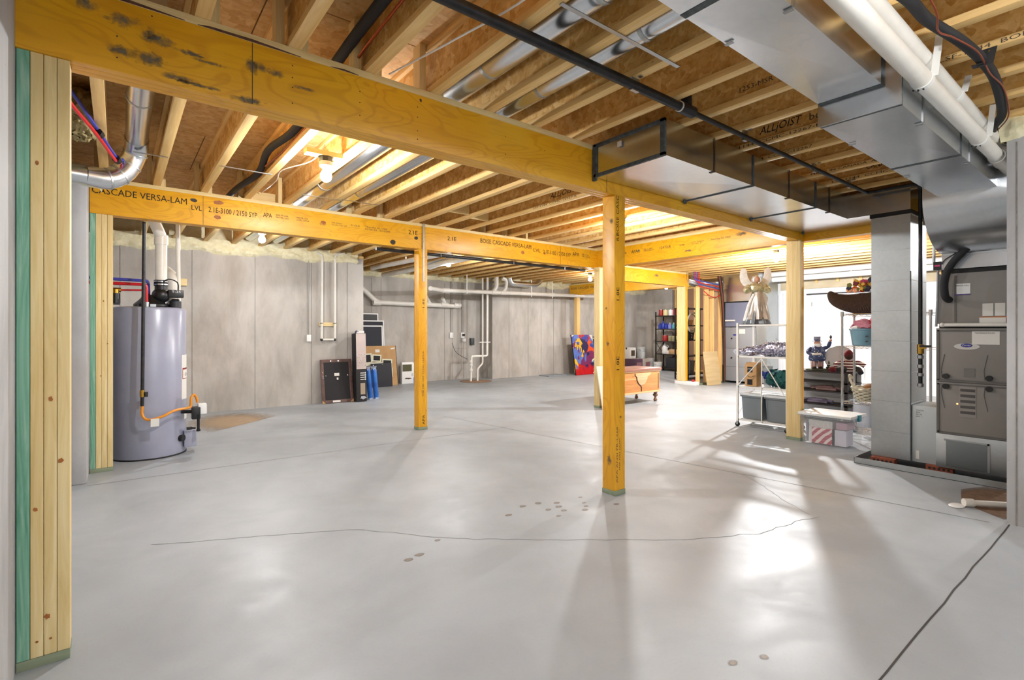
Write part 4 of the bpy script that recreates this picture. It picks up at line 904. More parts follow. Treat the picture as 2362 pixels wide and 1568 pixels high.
for x, y in ((4.40, 9.0), (4.95, 9.6)): obj('hanger', MB().cyl((x, y, 2.62), (x, y, 2.752), .015, 8), M_STRAP, PA)
obj('torn_wrap', MB().add([(4.78, 9.4, 2.62), (5.1, 9.3, 2.58), (5.25, 9.0, 2.66), (5.2, 8.5, 2.72), (4.9, 8.6, 2.70)], [(0, 1, 2, 3, 4)]), plain('foil_wrap', '#c9c9c6', .4, .3), PA)
# ================================================================ THINGS LEANING ON THE BACK WALLS
M_FRAMEB = mottled('brown_frame', '#4a342e', '#6a4d44', .5, 12); M_BACK = plain('black_backing', '#1d1c1e', .8)
M_CARD = mottled('cardboard', '#b08a5c', '#c09a6c', .85, 6); M_NAVYMESH = plain('dark_mesh', '#20222c', .7)
def framed(t, w, h, th, rail, mframe, mback, inset=.006):
    obj('backing', box((-w/2+rail*.8, inset-th, rail*.8), (w/2-rail*.8, -.002, h-rail*.8)), mback, t)
    obj('left_rail', box((-w/2, -th, 0), (-w/2+rail, 0, h)), mframe, t, bev=.002); obj('right_rail', box((w/2-rail, -th, 0), (w/2, 0, h)), mframe, t, bev=.002)
    obj('bottom_rail', box((-w/2+rail, -th, 0), (w/2-rail, 0, rail)), mframe, t, bev=.002); obj('top_rail', box((-w/2+rail, -th, h-rail), (w/2-rail, 0, h)), mframe, t, bev=.002)
F1 = thing('picture_frame', 'brown picture frame with its black backing toward us, leaning on the left back wall', 'frame', (3.205, 9.335, .002), 0, None, -.17)
framed(F1, .575, .80, .025, .055, M_FRAMEB, M_BACK)
for x, z, w, h in ((.0, .49, .09, .055), (.01, .42, .03, .04), (-.03, .01, .14, .035)): obj('sticker', box((x-w/2, -.0262, z), (x+w/2, -.0245, z+h)), M_PAPER, F1)
for x, z in ((-.255, .56), (-.255, .49), (-.255, .46), (.255, .56), (.255, .48), (-.1, .77), (.04, .77), (-.2, .50), (.2, .5)): obj('clip', MB().box((x-.008, -.028, z-.01), (x+.008, -.0245, z+.01)), M_CHROME, F1)
for sx in (-1, 1): obj('corner_guard', MB().prism([(0, 0), (.06*sx, 0), (0, .06)], (-.287*sx, -.026, 0), X_, Z_, -.001), M_CARD, F1)
TB = thing('tall_carton', 'tall narrow carton with a pale upper print and black lower half, at the wall corner', 'box', (3.60, 9.28, .003), 0, None, -.055)
obj('body', box((-.10, -.09, 0), (.10, .10, 1.27)), plain('carton_black', '#1a191b', .6), TB, bev=.004)
obj('upper_print', box((-.088, -.0925, .60), (.098, -.0895, 1.265)), mottled('pink_print', '#b3a29c', '#cdbfb8', .6, 2), TB)
for i in range(5): obj('print_band', box((-.08, -.0935, .66+i*.05), (.09, -.0924, .675+i*.05)), mottled('print_dark', '#6d5650', '#d6cfca', .6, 60), TB)
for i in range(4): obj('text_line', box((-.02, -.0915, .40+i*.04), (.055, -.0895, .413+i*.04)), M_PAPER, TB); 
for i in range(4): obj('bullet_icon', box((.064, -.0915, .395+i*.04), (.088, -.0895, .42+i*.04)), M_PAPER, TB)
obj('window_print', box((-.02, -.0915, .13), (.07, -.0895, .34)), plain('print_tan', '#a08f7a', .6), TB); spot(TB, (.03, -.0905, .07), X_, Z_, .06, .025, plain('print_grey', '#a9abae', .6), .4, name='logo_print')
obj('carry_top', box((-.06, -.07, 1.27), (.08, .06, 1.315)), M_PAPER, TB); obj('strap_loop', MB().tube(spline([(-.09, -.06, 1.27), (-.07, -.06, 1.31), (-.03, -.06, 1.30)], 5), .012, 8), plain('navy_strap', '#2a3050', .6), TB)
M_BLUEROLL = mottled('blue_vinyl', '#1c4f9c', '#2f74c8', .3, 5); M_FILM = plain('clear_film', '#c8d4e6', .15, 0, Alpha=.55)
for i, (x, lab) in enumerate(((3.86, 'blue plastic-wrapped roll nearest the tall carton'), (3.98, 'second blue plastic-wrapped roll, right of the first'))):
    t = thing('wrapped_roll', lab, 'roll', (x, 9.42, .004), 0, 'blue rolls by the carton', .0, -.09)
    obj('roll', MB().lathe([(.045, 0), (.05, .02), (.05, .56), (.044, .585)], seg=16), M_BLUEROLL, t)
    obj('film_end', MB().lathe([(.05, .56), (.045, .60), (.062, .63)], seg=12, fold=.25, nf=5), M_FILM, t); obj('film_foot', MB().lathe([(.06, .0), (.052, .03)], seg=12, fold=.2, nf=5), M_FILM, t)
tag(obj('black_pole', MB().cyl((4.30, 11.2, .0), (4.62, 11.75, 1.02), .012, 8), M_BLACK), 'thin black pole leaning beside the corkboard', 'pole')
def screen(lab, x0, x1, h, y, m=M_NAVYMESH):
    t = thing('window_screen', lab, 'window screen', ((x0+x1)/2, y, .002), 0, 'window screens against the recessed wall', -.06)
    framed(t, x1-x0, h, .012, .028, M_WHITE, m, .004); return t
screen('tallest white-framed window screen at the back of the stack', 4.30, 5.06, 1.75, 11.77, plain('grey_mesh', '#4a4a4c', .8)); screen('middle white-framed window screen, widest of the stack', 4.30, 5.185, 1.575, 11.73); screen('front white-framed window screen with the darkest mesh', 4.30, 5.13, 1.45, 11.69)
CK = thing('corkboard', 'brown corkboard panel leaning below the window screens', 'board', (5.02, 11.52, .002), 0, None, -.16)
obj('panel', box((-.40, -.015, 0), (.40, 0, .965)), M_CARD, CK); obj('edge_trim', box((.395, -.018, 0), (.405, .002, .965)), M_BACK, CK)
obj('paper_slip', box((-.13, -.0165, .81), (-.02, -.0149, .88)), M_PAPER, CK); obj('torn_corner', MB().prism([(0, 0), (.1, .01), (.13, .05), (.01, .03)], (.26, -.0165, .875), X_, Z_, -.001), M_PAPER, CK)
PC = thing('photo_collage', 'cluster of cream-bordered black photo mats leaning on the corkboard', 'frame', (4.9, 11.42, .002), 0, None, -.10)
for x0, x1, z0, z1, a in ((4.56, 4.74, .56, .79, -.05), (4.745, 4.97, .59, .76, .08), (4.985, 5.24, .43, .645, .08), (5.09, 5.245, .22, .44, .05), (4.58, 5.0, .50, .58, .0)):
    R = Matrix.Translation(((x0+x1)/2-4.9, -.012, (z0+z1)/2)) @ Matrix.Rotation(a, 4, 'Y'); w, h = x1-x0, z1-z0
    p = obj('photo_mat', MB().box((-w/2, -.004, -h/2), (w/2, .004, h/2)).xf(R), plain('cream_mat', '#d9d6bf', .7), PC)
    if h > .1: obj('photo', MB().box((-w/2+.03, -.006, -h/2+.03), (w/2-.03, -.0035, h/2-.03)).xf(R), M_BACK, p)
obj('stand_foot', box((-.35, -.04, 0), (.3, .03, .02)), plain('pale_foot', '#9aa0ae', .5), PC)
BPn = thing('slate_board', 'plain black board leaning in front of the photo mats', 'board', (4.93, 11.33, .002), 0, None, -.12)
obj('sheet', box((-.26, -.012, 0), (.26, 0, .555)), plain('slate_black', '#23242c', .7), BPn, bev=.002)
for x, z in ((-.2, .52), (.03, .53), (-.1, .04)): obj('rivet', MB().cyl((x, -.014, z), (x, -.011, z), .007, 8), M_CHROME, BPn)
AC = thing('boxed_appliance', 'white boxed appliance with an olive window leaning beside the corkboard', 'box', (5.75, 11.74, 0))
obj('carton', MB().prism([(-.165, 0), (.165, 0), (.165, .50), (.14, .54), (-.165, .54)], (0, 0, 0), X_, Z_, .10), M_WHITE, AC, bev=.006)
obj('window', box((-.15, -.104, .31), (.10, -.0995, .48)), plain('olive', '#4a4722', .5), AC); spot(AC, (.0, -.1005, .13), X_, Z_, .08, .02, M_GREY_INK, .4, name='product_sketch'); spot(AC, (.12, -.1005, .22), X_, Z_, .035, .04, plain('pale_print', '#c3c6c8', .6), .1, name='round_print')
WB = thing('bottle_pack', 'shrink-wrapped pack of blue water bottles on the floor by the recessed wall', 'bottles', (5.98, 11.72, 0))
M_BOT = mottled('blue_bottle', '#2b46a0', '#6f93d8', .15, 12)
for i in range(3):
    for j in range(2):
        b = obj('bottle', MB().lathe([(.03, 0), (.032, .02), (.032, .15), (.014, .185), (.014, .205)], (-.08+i*.075, -.05+j*.075, 0), 12), M_BOT, WB)
        obj('bottle_cap', MB().cyl((-.08+i*.075, -.05+j*.075, .204), (-.08+i*.075, -.05+j*.075, .218), .016, 10), M_WHITE, b)
# ---- colourful canvas
k = NT('abstract_paint'); v = k.coord((1.6, 1, 1.2)); 
wn = k.n('TexNoise', {'Vector': v, 'Scale': 1.7, 'Detail': 2.0, 'Distortion': 1.6})
v2 = k.n('VectorMath', {0: v, 1: wn.outputs[1]}, operation='ADD').outputs[0]
vo = k.n('TexVoronoi', {'Vector': v2, 'Scale': 2.3}); hue = k.n('SeparateColor', {0: vo.outputs['Color']}).outputs[0]
col = k.ramp(hue, [(0, '#2a2350'), (.14, '#c0231c'), (.28, '#e0531f'), (.40, '#e8b52a'), (.52, '#3b4aa0'), (.64, '#c9d9b0'), (.76, '#7a2a5a'), (.88, '#5a76c0')], 'CONSTANT')
z = k.n('SeparateXYZ', {0: k.coord()}).outputs[2]; nz = k.n('Math', {0: z, 1: k.n('Math', {0: wn.outputs[0], 1: .5}, operation='MULTIPLY').outputs[0]}, operation='ADD').outputs[0]
col = k.mix(k.ramp(nz, [(.42, 1.0), (.52, 0.0)]), col, '#c4121a')
col = k.mix(k.ramp(k.n('TexNoise', {'Vector': v2, 'Scale': 6.0, 'Detail': 3.0}).outputs[0], [(.55, 0.0), (.7, .6)]), col, '#20183a')
k.set('Base Color', col); k.set('Roughness', .4); M_ABS = k.m
CV = thing('painted_canvas', 'large colourful abstract canvas leaning against the far pine post', 'painting', (11.2, 10.76, .002), .04, None, -.17)
obj('canvas', box((-.47, -.032, 0), (.47, 0, 1.21)), M_ABS, CV); obj('side_edge', box((-.475, -.034, 0), (-.468, .002, 1.212)), M_BACK, CV)
for sx, q in ((-1, .12), (1, .14)): obj('pale_corner', MB().prism([(0, 0), (-q*sx, 0), (0, -q*1.4 if sx > 0 else -.06)], (.465*sx, -.0325, 1.205), X_, Z_, -.0008 if sx < 0 else .0008), plain('cream_paint', '#d5d0b4', .5), CV)
obj('pale_corner', MB().prism([(0, 0), (0, .3), (-.05, .16), (-.18, .02)], (.465, -.0325, .005), X_, Z_, .0008), MATS['cream_paint'], CV)
tag(obj('floor_slab', box((9.78, 10.85, 0), (10.48, 11.30, .03)), mottled('slab_grey', '#7f858c', '#979da3', .7, 5), bev=.004), 'flat grey slab lying on the floor left of the canvas', 'slab')
CT = thing('tool_cart', 'black drawer cart mostly hidden behind the canvas', 'cart', (11.9, 11.18, 0))
obj('body', box((-.35, -.2, .05), (.4, .2, .80)), M_BLACK, CT); obj('top_shelf', box((-.38, -.22, .80), (.42, .2, .84)), plain('brownish_top', '#6f625c', .6), CT)
for i in range(4): d = obj('drawer', box((-.34, -.215, .12+i*.17), (.39, -.2, .27+i*.17)), M_DARK, CT); obj('pull', box((-.30, -.23, .22+i*.17), (-.12, -.214, .24+i*.17)), M_WHITE, d)
TBg = thing('tool_bag', 'black bag slumped on the drawer cart behind the canvas', 'bag', (11.9, 11.18, .84))
obj('body', MB().lathe([(.20, 0), (.24, .05), (.22, .16), (.12, .22)], seg=18, fold=.08, nf=5, sx=1.3, sy=.7), M_DARK, TBg); obj('handle', MB().tube(spline([(-.18, 0, .18), (-.08, -.05, .27), (.1, -.04, .28), (.2, 0, .18)], 5), .012, 8), M_BLACK, TBg)
# ---- cedar chest
CH = thing('cedar_chest', 'low cedar chest on turned legs with a carved pale shield, right of the central post', 'chest', (7.5, 6.12, 0))
CED = wood('cedar', 'x', '#b8763c', '#d4934f', '#e0a868', .4, 20, True, .3, 1.4, '#7a3a14'); CEDT = wood('cedar_top', 'x', '#8a5a4a', '#a87464', '#b88878', .35, 20, False, .3)
x0, x1, y0, y1 = -.60, .56, -.27, .27
obj('body', box((x0, y0, .20), (x1, y1, .575)), CED, CH, bev=.004)
for nm, z0_, z1_, o in (('base_moulding', .185, .215, .02), ('lid_moulding', .575, .595, .015), ): obj(nm, box((x0-o, y0-o, z0_), (x1+o, y1+o, z1_)), wood('cedar_pale', 'x', '#d0a878', '#e0be92', '#ead0a8', .45, 20, False), CH, bev=.004)
obj('lid', box((x0-.03, y0-.03, .595), (x1+.03, y1+.03, .635)), CEDT, CH, bev=.008)
sh = [(-.16, .555), (.30, .555), (.26, .51), (.20, .49), (.17, .42), (.10, .35), (.0, .33), (-.06, .37), (-.10, .43), (-.11, .49), (-.15, .51)]
obj('shield_carving', MB().prism(sh, (0, y0, 0), X_, Z_, .012), MATS['cedar_pale_x'], CH, bev=.003)
gro = [(-.16, .55), (-.155, .51), (-.118, .492), (-.108, .43), (-.065, .365), (.0, .322), (.02, .30), (.02, .22)]
obj('carved_groove', MB().tube([(a, y0-.002, b) for a, b in gro], .008, 6), plain('burnt_groove', '#3a1a0a', .7), CH)
obj('panel_line', box((x0+.02, y0-.002, .445), (-.12, y0+.001, .455)), MATS['cedar_pale_x'], CH); obj('carved_strip', box((x1-.045, y0-.002, .25), (x1-.03, y0+.001, .53)), plain('burnt_groove', '#3a1a0a', .7), CH)
for sx in (x0+.06, x1-.06):
    for sy in (y0+.05, y1-.05): obj('leg', MB().lathe([(.018, 0), (.032, .012), (.036, .035), (.022, .06), (.018, .085), (.042, .105), (.046, .13), (.024, .15), (.04, .17), (.045, .188)], (sx, sy, 0), 14), wood('leg_wood', 'z', '#6a4a34', '#86624a', '#96735a', .5, 20, False), CH)
LBd = tag(obj('leaning_board', MB().box((-.21, -.018, 0), (.21, 0, .73)), plain('bare_ply', '#e0cdb8', .6), loc=(6.60, 5.77, .002), rot=(-.20, 0, 0)), 'pale plywood offcut leaning on the pine post behind the central post', 'board')
PLY = tag(obj('plywood_sheet', MB().box((-.28, -.018, 0), (.28, 0, .82)), wood('plywood', 'x', '#b59a6a', '#c9b083', '#d6c096', .55, 14, False), loc=(11.48, 6.76, .002), rot=(-.14, 0, -.06)), 'plywood sheet leaning on the far stud wall', 'board')
# ---- far stud partition, right of the doubled post
w_pt = struct('wall_partition', box((11.55, 7.06, .04), (12.98, 7.09, 2.37)), mottled('tan_board', '#b08d66', '#c4a27a', .8, 3), smooth=False)
for x in (11.165, 11.56, 11.80, 12.2, 12.6, 12.94): obj('stud', box((x, 6.97, .04), (x+.04, 7.06, 2.37)), PINE('z'), w_pt)
obj('top_plate', box((11.165, 6.97, 2.37), (13.0, 7.06, 2.41)), PINE('x'), w_pt); obj('bottom_plate', box((11.165, 6.97, 0), (13.0, 7.06, .04)), SILLG('x'), w_pt)
RG = thing('rag', 'small red rag on the white curb between the far posts', 'rag', (11.05, 7.05, .086)); obj('cloth', MB().ball((0, 0, .025), .04, 10, 7, (1.2, 1, .7)), plain('red_rag', '#b02030', .8), RG)
# ---- black storage rack in the far room
BR = thing('black_rack', 'black wire storage rack crammed with gear behind the doubled post', 'rack', (12.6, 8.1, 0))
for x in (-.45, .75):
    for y in (-.2, .2): obj('upright', box((x, y, 0), (x+.03, y+.03, 1.95)), M_BLACK, BR)
for zz_ in (.12, .62, 1.05, 1.45, 1.92): obj('shelf', box((-.45, -.2, zz_), (.78, .23, zz_+.025)), M_BLACK, BR)
for i in range(16): obj('bottle_slot', MB().cyl((.60, -.24, .7+i*.075), (.60, -.20, .7+i*.075), .03, 8), M_BLACK, BR)
HO = thing('hose_coil', 'pale hose coil hanging in the black storage rack', 'hose', (12.3, 7.86, 1.55)); obj('coil', MB().tube([(.26*math.cos(a), -.02*math.sin(a), .26*math.sin(a)) for a in [2*PI*k/28 for k in range(29)]], .02, 8), plain('hose_grey', '#b5b1a8', .5), HO); obj('coil_inner', MB().tube([(.22*math.cos(a), .03, .22*math.sin(a)) for a in [2*PI*k/28 for k in range(29)]], .018, 8), MATS['hose_grey'], HO)
for lab, x, z, w, h, m in (('black lidded box with a white numeral 2 in the black rack', 12.35, 1.075, .42, .22, M_BLACK), ('wooden crate on the middle shelf of the black rack', 12.35, 1.475, .34, .12, M_CARD), ('grey bin on the floor of the black rack', 12.42, .145, .36, .34, plain('bin_grey', '#6d7076', .5))):
    t = thing('storage_box', lab, 'box', (x, 8.08, z)); obj('body', MB().lathe([(w*.42, 0), (w*.5, h)], seg=4, ph=0).xf(Matrix.Rotation(PI/4, 4, 'Z')), m, t, smooth=False); obj('lid', box((-w*.37, -w*.37, h), (w*.37, w*.37, h+.02)), m, t)
    if m is M_BLACK: lettering('numeral', '2', (-.02, -.136, .05), X_, Z_, .06, .11, M_WHITE, t, off=.014)
# ---- steel shelving with paint and cleaner
SS = thing('steel_shelving', 'brown steel shelving full of paint cans and cleaners in the far room', 'shelving', (14.3, 9.66, 0))
M_SH = plain('shelf_brown', '#3a332f', .6, .3)
for x in (0, .42):
    for y in (0, .86): obj('upright', box((x, y, 0), (x+.035, y+.035, 1.95 if y else 1.84)), M_SH, SS)
LV = (.08, .53, .95, 1.36, 1.80)
for z in LV: obj('shelf', box((0, 0, z), (.455, .895, z+.03)), M_SH, SS)
for y in (.02, .875): obj('brace', MB().cyl((.02, y, .55), (.43, y, .93), .008, 6).cyl((.43, y, .55), (.02, y, .93), .008, 6), M_SH, SS)
obj('back_brace', MB().cyl((.44, .03, .1), (.44, .87, .93), .008, 6), M_SH, SS)
def can(lab, y, z, r, h, m, x=.2, lidm=None, cat='can', nm='paint_can', grp='cans and jars on the steel shelving'):
    t = thing(nm, lab, cat, (14.3+x, 9.66+y, z), 0, grp); obj('body', MB().lathe([(r*.96, 0), (r, .01), (r, h-.01), (r*.96, h)], seg=16), m, t)
    obj('lid', MB().lathe([(r*.9, h), (r*.9, h+.012)], seg=16), lidm or M_STEEL, t); return t
def bottle(lab, y, z, r, h, m, capm, x=.15):
    t = thing('cleaner_bottle', lab, 'bottle', (14.3+x, 9.66+y, z), 0, 'cleaner bottles on the steel shelving'); obj('body', MB().lathe([(r*.9, 0), (r, .02), (r, h*.62), (r*.35, h*.85), (r*.32, h*.9)], seg=14), m, t); obj('cap', MB().cyl((0, 0, h*.9), (0, 0, h), r*.4, 10), capm, t); return t
RED = plain('can_red', '#a82a2a', .4); CREAM = plain('can_cream', '#d8cf9a', .4); BLUB = plain('bottle_blue', '#2f3fa0', .3); TEAL = plain('bottle_teal', '#4f9aa8', .3); PERI = plain('bottle_periwinkle', '#8088d0', .3)
can('red can at the left end of the top shelf', .80, 1.83, .07, .20, RED); can('cream can on the top shelf of the far shelving', .62, 1.83, .085, .19, CREAM); can('white can on the top shelf of the far shelving', .42, 1.83, .08, .19, M_WHITE); can('red can right of the white one on the top shelf', .24, 1.83, .07, .21, RED); can('small red-lidded can at the right end of the top shelf', .11, 1.83, .055, .18, M_WHITE, lidm=RED)
for i, y in enumerate((.80, .68, .56)): bottle(('leftmost', 'second', 'third')[i]+' blue cleaner bottle on the upper shelf', y, 1.39, .06, .20+.06*(i == 1), BLUB, BLUB)
bottle('periwinkle cleaner bottle on the upper shelf', .42, 1.39, .06, .20, PERI, M_WHITE); bottle('teal cleaner bottle on the upper shelf', .27, 1.39, .06, .20, TEAL, M_WHITE); bottle('clear squat jug at the right of the upper shelf', .14, 1.39, .07, .28, plain('jug_clear', '#b9c2c4', .25), M_WHITE, .28)
can('red can alone on the middle shelf', .64, .98, .09, .19, RED)
for i, y in enumerate((.45, .32, .18)): can(('first', 'second', 'third')[i]+' dull jar right of the red can on the middle shelf', y, .98, .065, .16, plain('jar_olive', '#8f8a66', .4), lidm=CREAM)
J = thing('bleach_jug', 'white handled jug on the low shelf of the far shelving', 'jug', (14.46, 10.28, .56)); obj('body', MB().lathe([(.09, 0), (.10, .03), (.10, .2), (.05, .29), (.03, .31)], seg=16), M_WHITE, J); obj('handle', MB().tube(spline([(0, -.09, .2), (0, -.14, .24), (0, -.08, .29)], 5), .016, 8), M_WHITE, J); obj('cap', MB().cyl((0, 0, .31), (0, 0, .34), .03, 10), M_WHITE, J)
for lab, y0_, y1_, z, h, m in (('pale carton on the low shelf beside the white jug', .05, .36, .56, .16, M_CARD), ('long pale carton lying on the low shelf', .38, .5, .56, .12, M_PAPER), ('dark crate at the bottom of the far shelving', .05, .48, .11, .33, M_DARK)):
    t = thing('shelf_carton', lab, 'box', (14.32, 9.66, z)); obj('body', box((0, y0_, 0), (.36, y1_, h)), m, t, bev=.003); obj('flap', box((.0, (y0_+y1_)/2-.003, h), (.36, (y0_+y1_)/2+.003, h+.004)), M_GREY_INK, t)
def bucket(lab, x, y, z, m, h=.37, r=.15, lid=True):
    t = thing('plastic_bucket', lab, 'bucket', (x, y, z), 0, 'buckets by the far wall'); obj('pail', MB().lathe([(r*.88, 0), (r, h*.86), (r*1.04, h*.87), (r*1.04, h*.93), (r*1.0, h)], seg=24), m, t)
    obj('rim', MB().lathe([(r*1.03, h*.97), (r*1.06, h*.98), (r*1.06, h*1.03), (r*.9, h*1.04)], seg=24), m, t); obj('bail', MB().tube([(r*1.05*math.cos(a), r*1.05*math.sin(a)-.01, h*.8-.05*math.sin(a)*-1) for a in [PI+PI*k/10 for k in range(11)]], .005, 6), M_STEEL, t); return t
GB = plain('bucket_grey', '#8f949b', .4); WBk = plain('bucket_white', '#c6cacb', .4)
bucket('lower grey bucket of the stacked pair by the far wall', 14.2, 11.05, 0, GB); bucket('upper pale bucket of the stacked pair by the far wall', 14.2, 11.05, .39, WBk); bucket('single pale bucket right of the stacked pair', 14.62, 10.95, 0, WBk)
bucket('squat white tub on the floor in front of the steel shelving', 14.15, 10.35, 0, M_WHITE, .28, .15)
for lab, x, y, z, w, h, m in (('white carton on top of the purple one behind the chest', 13.2, 10.75, .42, .3, .36, M_PAPER), ('purple printed carton behind the cedar chest', 13.25, 10.6, 0, .42, .41, plain('purple_carton', '#54384a', .7)), ('pale paper sack slumped beside the purple carton', 13.6, 10.5, 0, .36, .42, plain('sack', '#b5aca4', .8))):
    t = thing('stacked_carton', lab, 'box', (x, y, z)); obj('body', MB().box((-w/2, -w/2, 0), (w/2, w/2, h)), m, t, bev=.012); obj('tape', box((-w/2-.001, -.03, h-.06), (w/2+.001, .03, h+.001)), M_GREY_INK, t); obj('print_panel', box((-w*.3, -w/2-.003, h*.25), (w*.3, -w/2+.002, h*.75)), M_GREY_INK if m is M_PAPER else plain('print_pink', '#8a6068', .7), t)
tag(obj('dark_ball', MB().ball((13.85, 11.15, .19), .19, 16, 10), M_DARK), 'dark round object behind the stacked buckets', 'ball')
# ---- second furnace and its lines
F2 = thing('furnace', 'second grey furnace against the far right wall beside the plywood sheet', 'furnace', (12.3, 6.15, 0))
M_F2 = plain('furnace_pale', '#9a9da2', .45, .2)
obj('cabinet', box((0, 0, .06), (.55, .78, 1.41)), M_F2, F2, bev=.004)
for z0_, z1_ in ((.42, .86), (.88, 1.38)): d = obj('door', box((-.012, .02, z0_), (.0, .76, z1_)), M_F2, F2, bev=.003); obj('latch', MB().cyl((-.03, .6, (z0_+z1_)/2), (-.01, .6, (z0_+z1_)/2), .02, 10), M_GASK, d)
obj('badge', MB().prism([(.05*math.cos(a), .02*math.sin(a)) for a in [2*PI*k/20 for k in range(20)]], (-.013, .52, 1.22), -Y_, Z_, .002), MATS['badge_blue'], F2)
obj('coil_case', box((0, .0, 1.43), (.55, .78, 2.05)), plain('coil_blue_grey', '#8288a0', .45, .3), F2); obj('plenum', box((-.05, -.1, 2.06), (.6, .80, 2.74)), M_GALV, F2); obj('gap', box((-.003, 0, 2.03), (.5, .785, 2.06)), M_GASK, F2)
obj('drain_pipe', MB().tube(fillet([(-.04, .5, 1.58), (-.04, .80, 1.58), (-.04, .81, .45)], .03, 4), .022, 10), M_PVC, F2); obj('notice', box((-.014, .25, 1.25), (-.011, .42, 1.36)), M_PAPER, F2)
obj('return_duct', box((.0, -.28, .06), (.55, -.02, 2.6)), M_GALVD, F2)
PXM = thing('pex_manifold', 'red and blue water lines bending over the far partition beside the second furnace', 'pipe', (0, 6.93, 0))
for i, m in enumerate((M_BLUE, M_RED, M_BLUE, M_RED)):
    obj('red_line' if m is M_RED else 'blue_line', MB().tube(fillet([(10.9+i*.07, .0, 2.74), (10.9+i*.07, 0, 2.50-.05*i+.05), (12.15, 0, 2.47-.05*i)], .06, 4), .013, 8), m, PXM)
obj('sagging_red_line', MB().tube(spline([(11.3, 0, 2.30), (11.6, 0, 2.18), (11.9, 0, 2.17), (12.15, 0, 2.28)], 5), .011, 8), M_RED, PXM)
LN = thing('cable_bundle', 'dark bundle of lines running down the far partition end', 'hose', (0, 6.9, 0))
for i in range(3): obj('line', MB().tube(spline([(11.9+.07*i, 0, 2.70), (12.05+.05*i, 0, 2.2), (12.13+.04*i, .0, 1.5), (12.17+.03*i, 0, .8), (12.17+.03*i, 0, .03)], 5), .016, 8), (M_IRON, M_COPPER, MATS['foam_sleeve'])[i], LN)
FD = thing('flex_duct', 'silver duct elbow above the far partition', 'duct', (11.75, 7.35, 2.55)); obj('elbow', MB().tube(spline([(-.3, .2, .1), (0, 0, 0), (.4, -.05, 0), (.7, -.3, .05)], 5), .12, 18), M_GALV, FD)
# ================================================================ STORAGE AT THE RIGHT
M_RACKW = plain('white_rack', '#dcdcd8', .45)
RK = thing('white_rack', 'white folding rack on casters holding the angel, garland and dark bins', 'rack', (6.8, 2.99, 0))
W_, L_ = .45, .66   # depth in x, length in y
LZ = (.085, .54, .955, 1.385)
for x in (0, W_):
    for y in (0, L_):
        obj('upright', box((x-.012, y-.012, .06), (x+.012, y+.012, 1.43 if (x == 0 and y) else 1.40)), M_RACKW, RK)
        c = obj('caster', MB().cyl((x-.012, y, .03), (x+.012, y, .03), .03, 14), M_RUB, RK); obj('caster_fork', MB().box((x-.016, y-.012, .03), (x+.016, y+.012, .075)), M_STEEL, c)
for z in LZ:
    s = obj('shelf', MB().box((0, -.01, z), (.02, L_+.01, z+.022)).box((W_-.02, -.01, z), (W_, L_+.01, z+.022)).box((0, 0, z), (W_, .02, z+.02)).box((0, L_-.02, z), (W_, L_, z+.02)), M_RACKW, RK)
    for i in range(6): obj('shelf_slat', box((.02+i*.075, .01, z+.006), (.045+i*.075, L_-.01, z+.016)), M_RACKW, s)
obj('middle_post', MB().cyl((-.008, L_*.49, .09), (-.008, L_*.49, .96), .008, 8), M_RACKW, RK)
obj('diagonal_brace', MB().cyl((-.008, L_*.49, .95), (-.008, L_, .56), .007, 6), M_RACKW, RK); obj('diagonal_brace', MB().cyl((-.008, L_*.49, .95), (-.008, .03, .48), .007, 6), M_RACKW, RK)
for a, b in ((0, W_), (W_, 0)): obj('end_wire', MB().cyl((a, L_+.01, .12), (b, L_+.01, .52), .003, 6), M_RACKW, RK)
# angel figurine
M_SILVER = mottled('silver_satin', '#9a948c', '#cfc9c0', .3, 5, .35); M_SLATE = mottled('slate_satin', '#4d545c', '#7f868c', .35, 6, .2); M_FEATH = mottled('feather_white', '#d9d9d6', '#f0f0ee', .8, 30, 0, .3); M_GOLD = mottled('gold_lame', '#9a9270', '#c9c29a', .35, 30, .3); M_SKIN = plain('figurine_skin', '#b98a70', .5)
AG = thing('angel_figurine', 'tall winged angel figurine in silver satin on the top of the white rack', 'figurine', (7.0, 3.49, 1.407), -.9)
obj('underskirt', MB().lathe([(.17, 0), (.175, .015), (.14, .10), (.10, .25), (.07, .40), (.05, .45)], (0, 0, 0), 40, .16, 9), M_SLATE, AG)
obj('overskirt', MB().lathe([(.145, .07), (.13, .16), (.11, .28), (.08, .38), (.052, .46)], (.02, -.02, 0), 40, .14, 7, ph=1), M_SILVER, AG)
obj('bodice', MB().lathe([(.05, .43), (.06, .46), (.062, .50), (.04, .55), (.022, .57)], seg=20), M_GOLD, AG)
obj('capelet', MB().lathe([(.10, .455), (.118, .48), (.112, .53), (.07, .565), (.03, .575)], (0, 0, 0), 24, .06, 6, sx=1.05, sy=.8), M_GOLD, AG)
for s in (-1, 1):
    obj('sleeve', MB().tube(spline([(.09*s, -.02, .52), (.135*s, -.04, .49), (.12*s, -.08, .46)], 5), [.042+.006*math.sin(i) for i in range(11)], 14), M_GOLD, AG)
hd = obj('head', MB().ball((.01, -.012, .62), .042, 16, 11, (.9, 1, 1.15)).cyl((0, 0, .56), (.005, -.004, .60), .017, 10).ball((.012, -.055, .618), .008, 8, 6), M_SKIN, AG)
obj('hair', MB().ball((.005, .006, .632), .046, 16, 10, (.98, .95, 1.05)), mottled('pale_hair', '#b9b2a4', '#d0c9bc', .6, 20), hd)
obj('halo_veil', MB().lathe([(.055, .59), (.06, .63), (.045, .668), (.01, .682)], (0, .018, 0), 18, sy=.7), M_SILVER, hd)
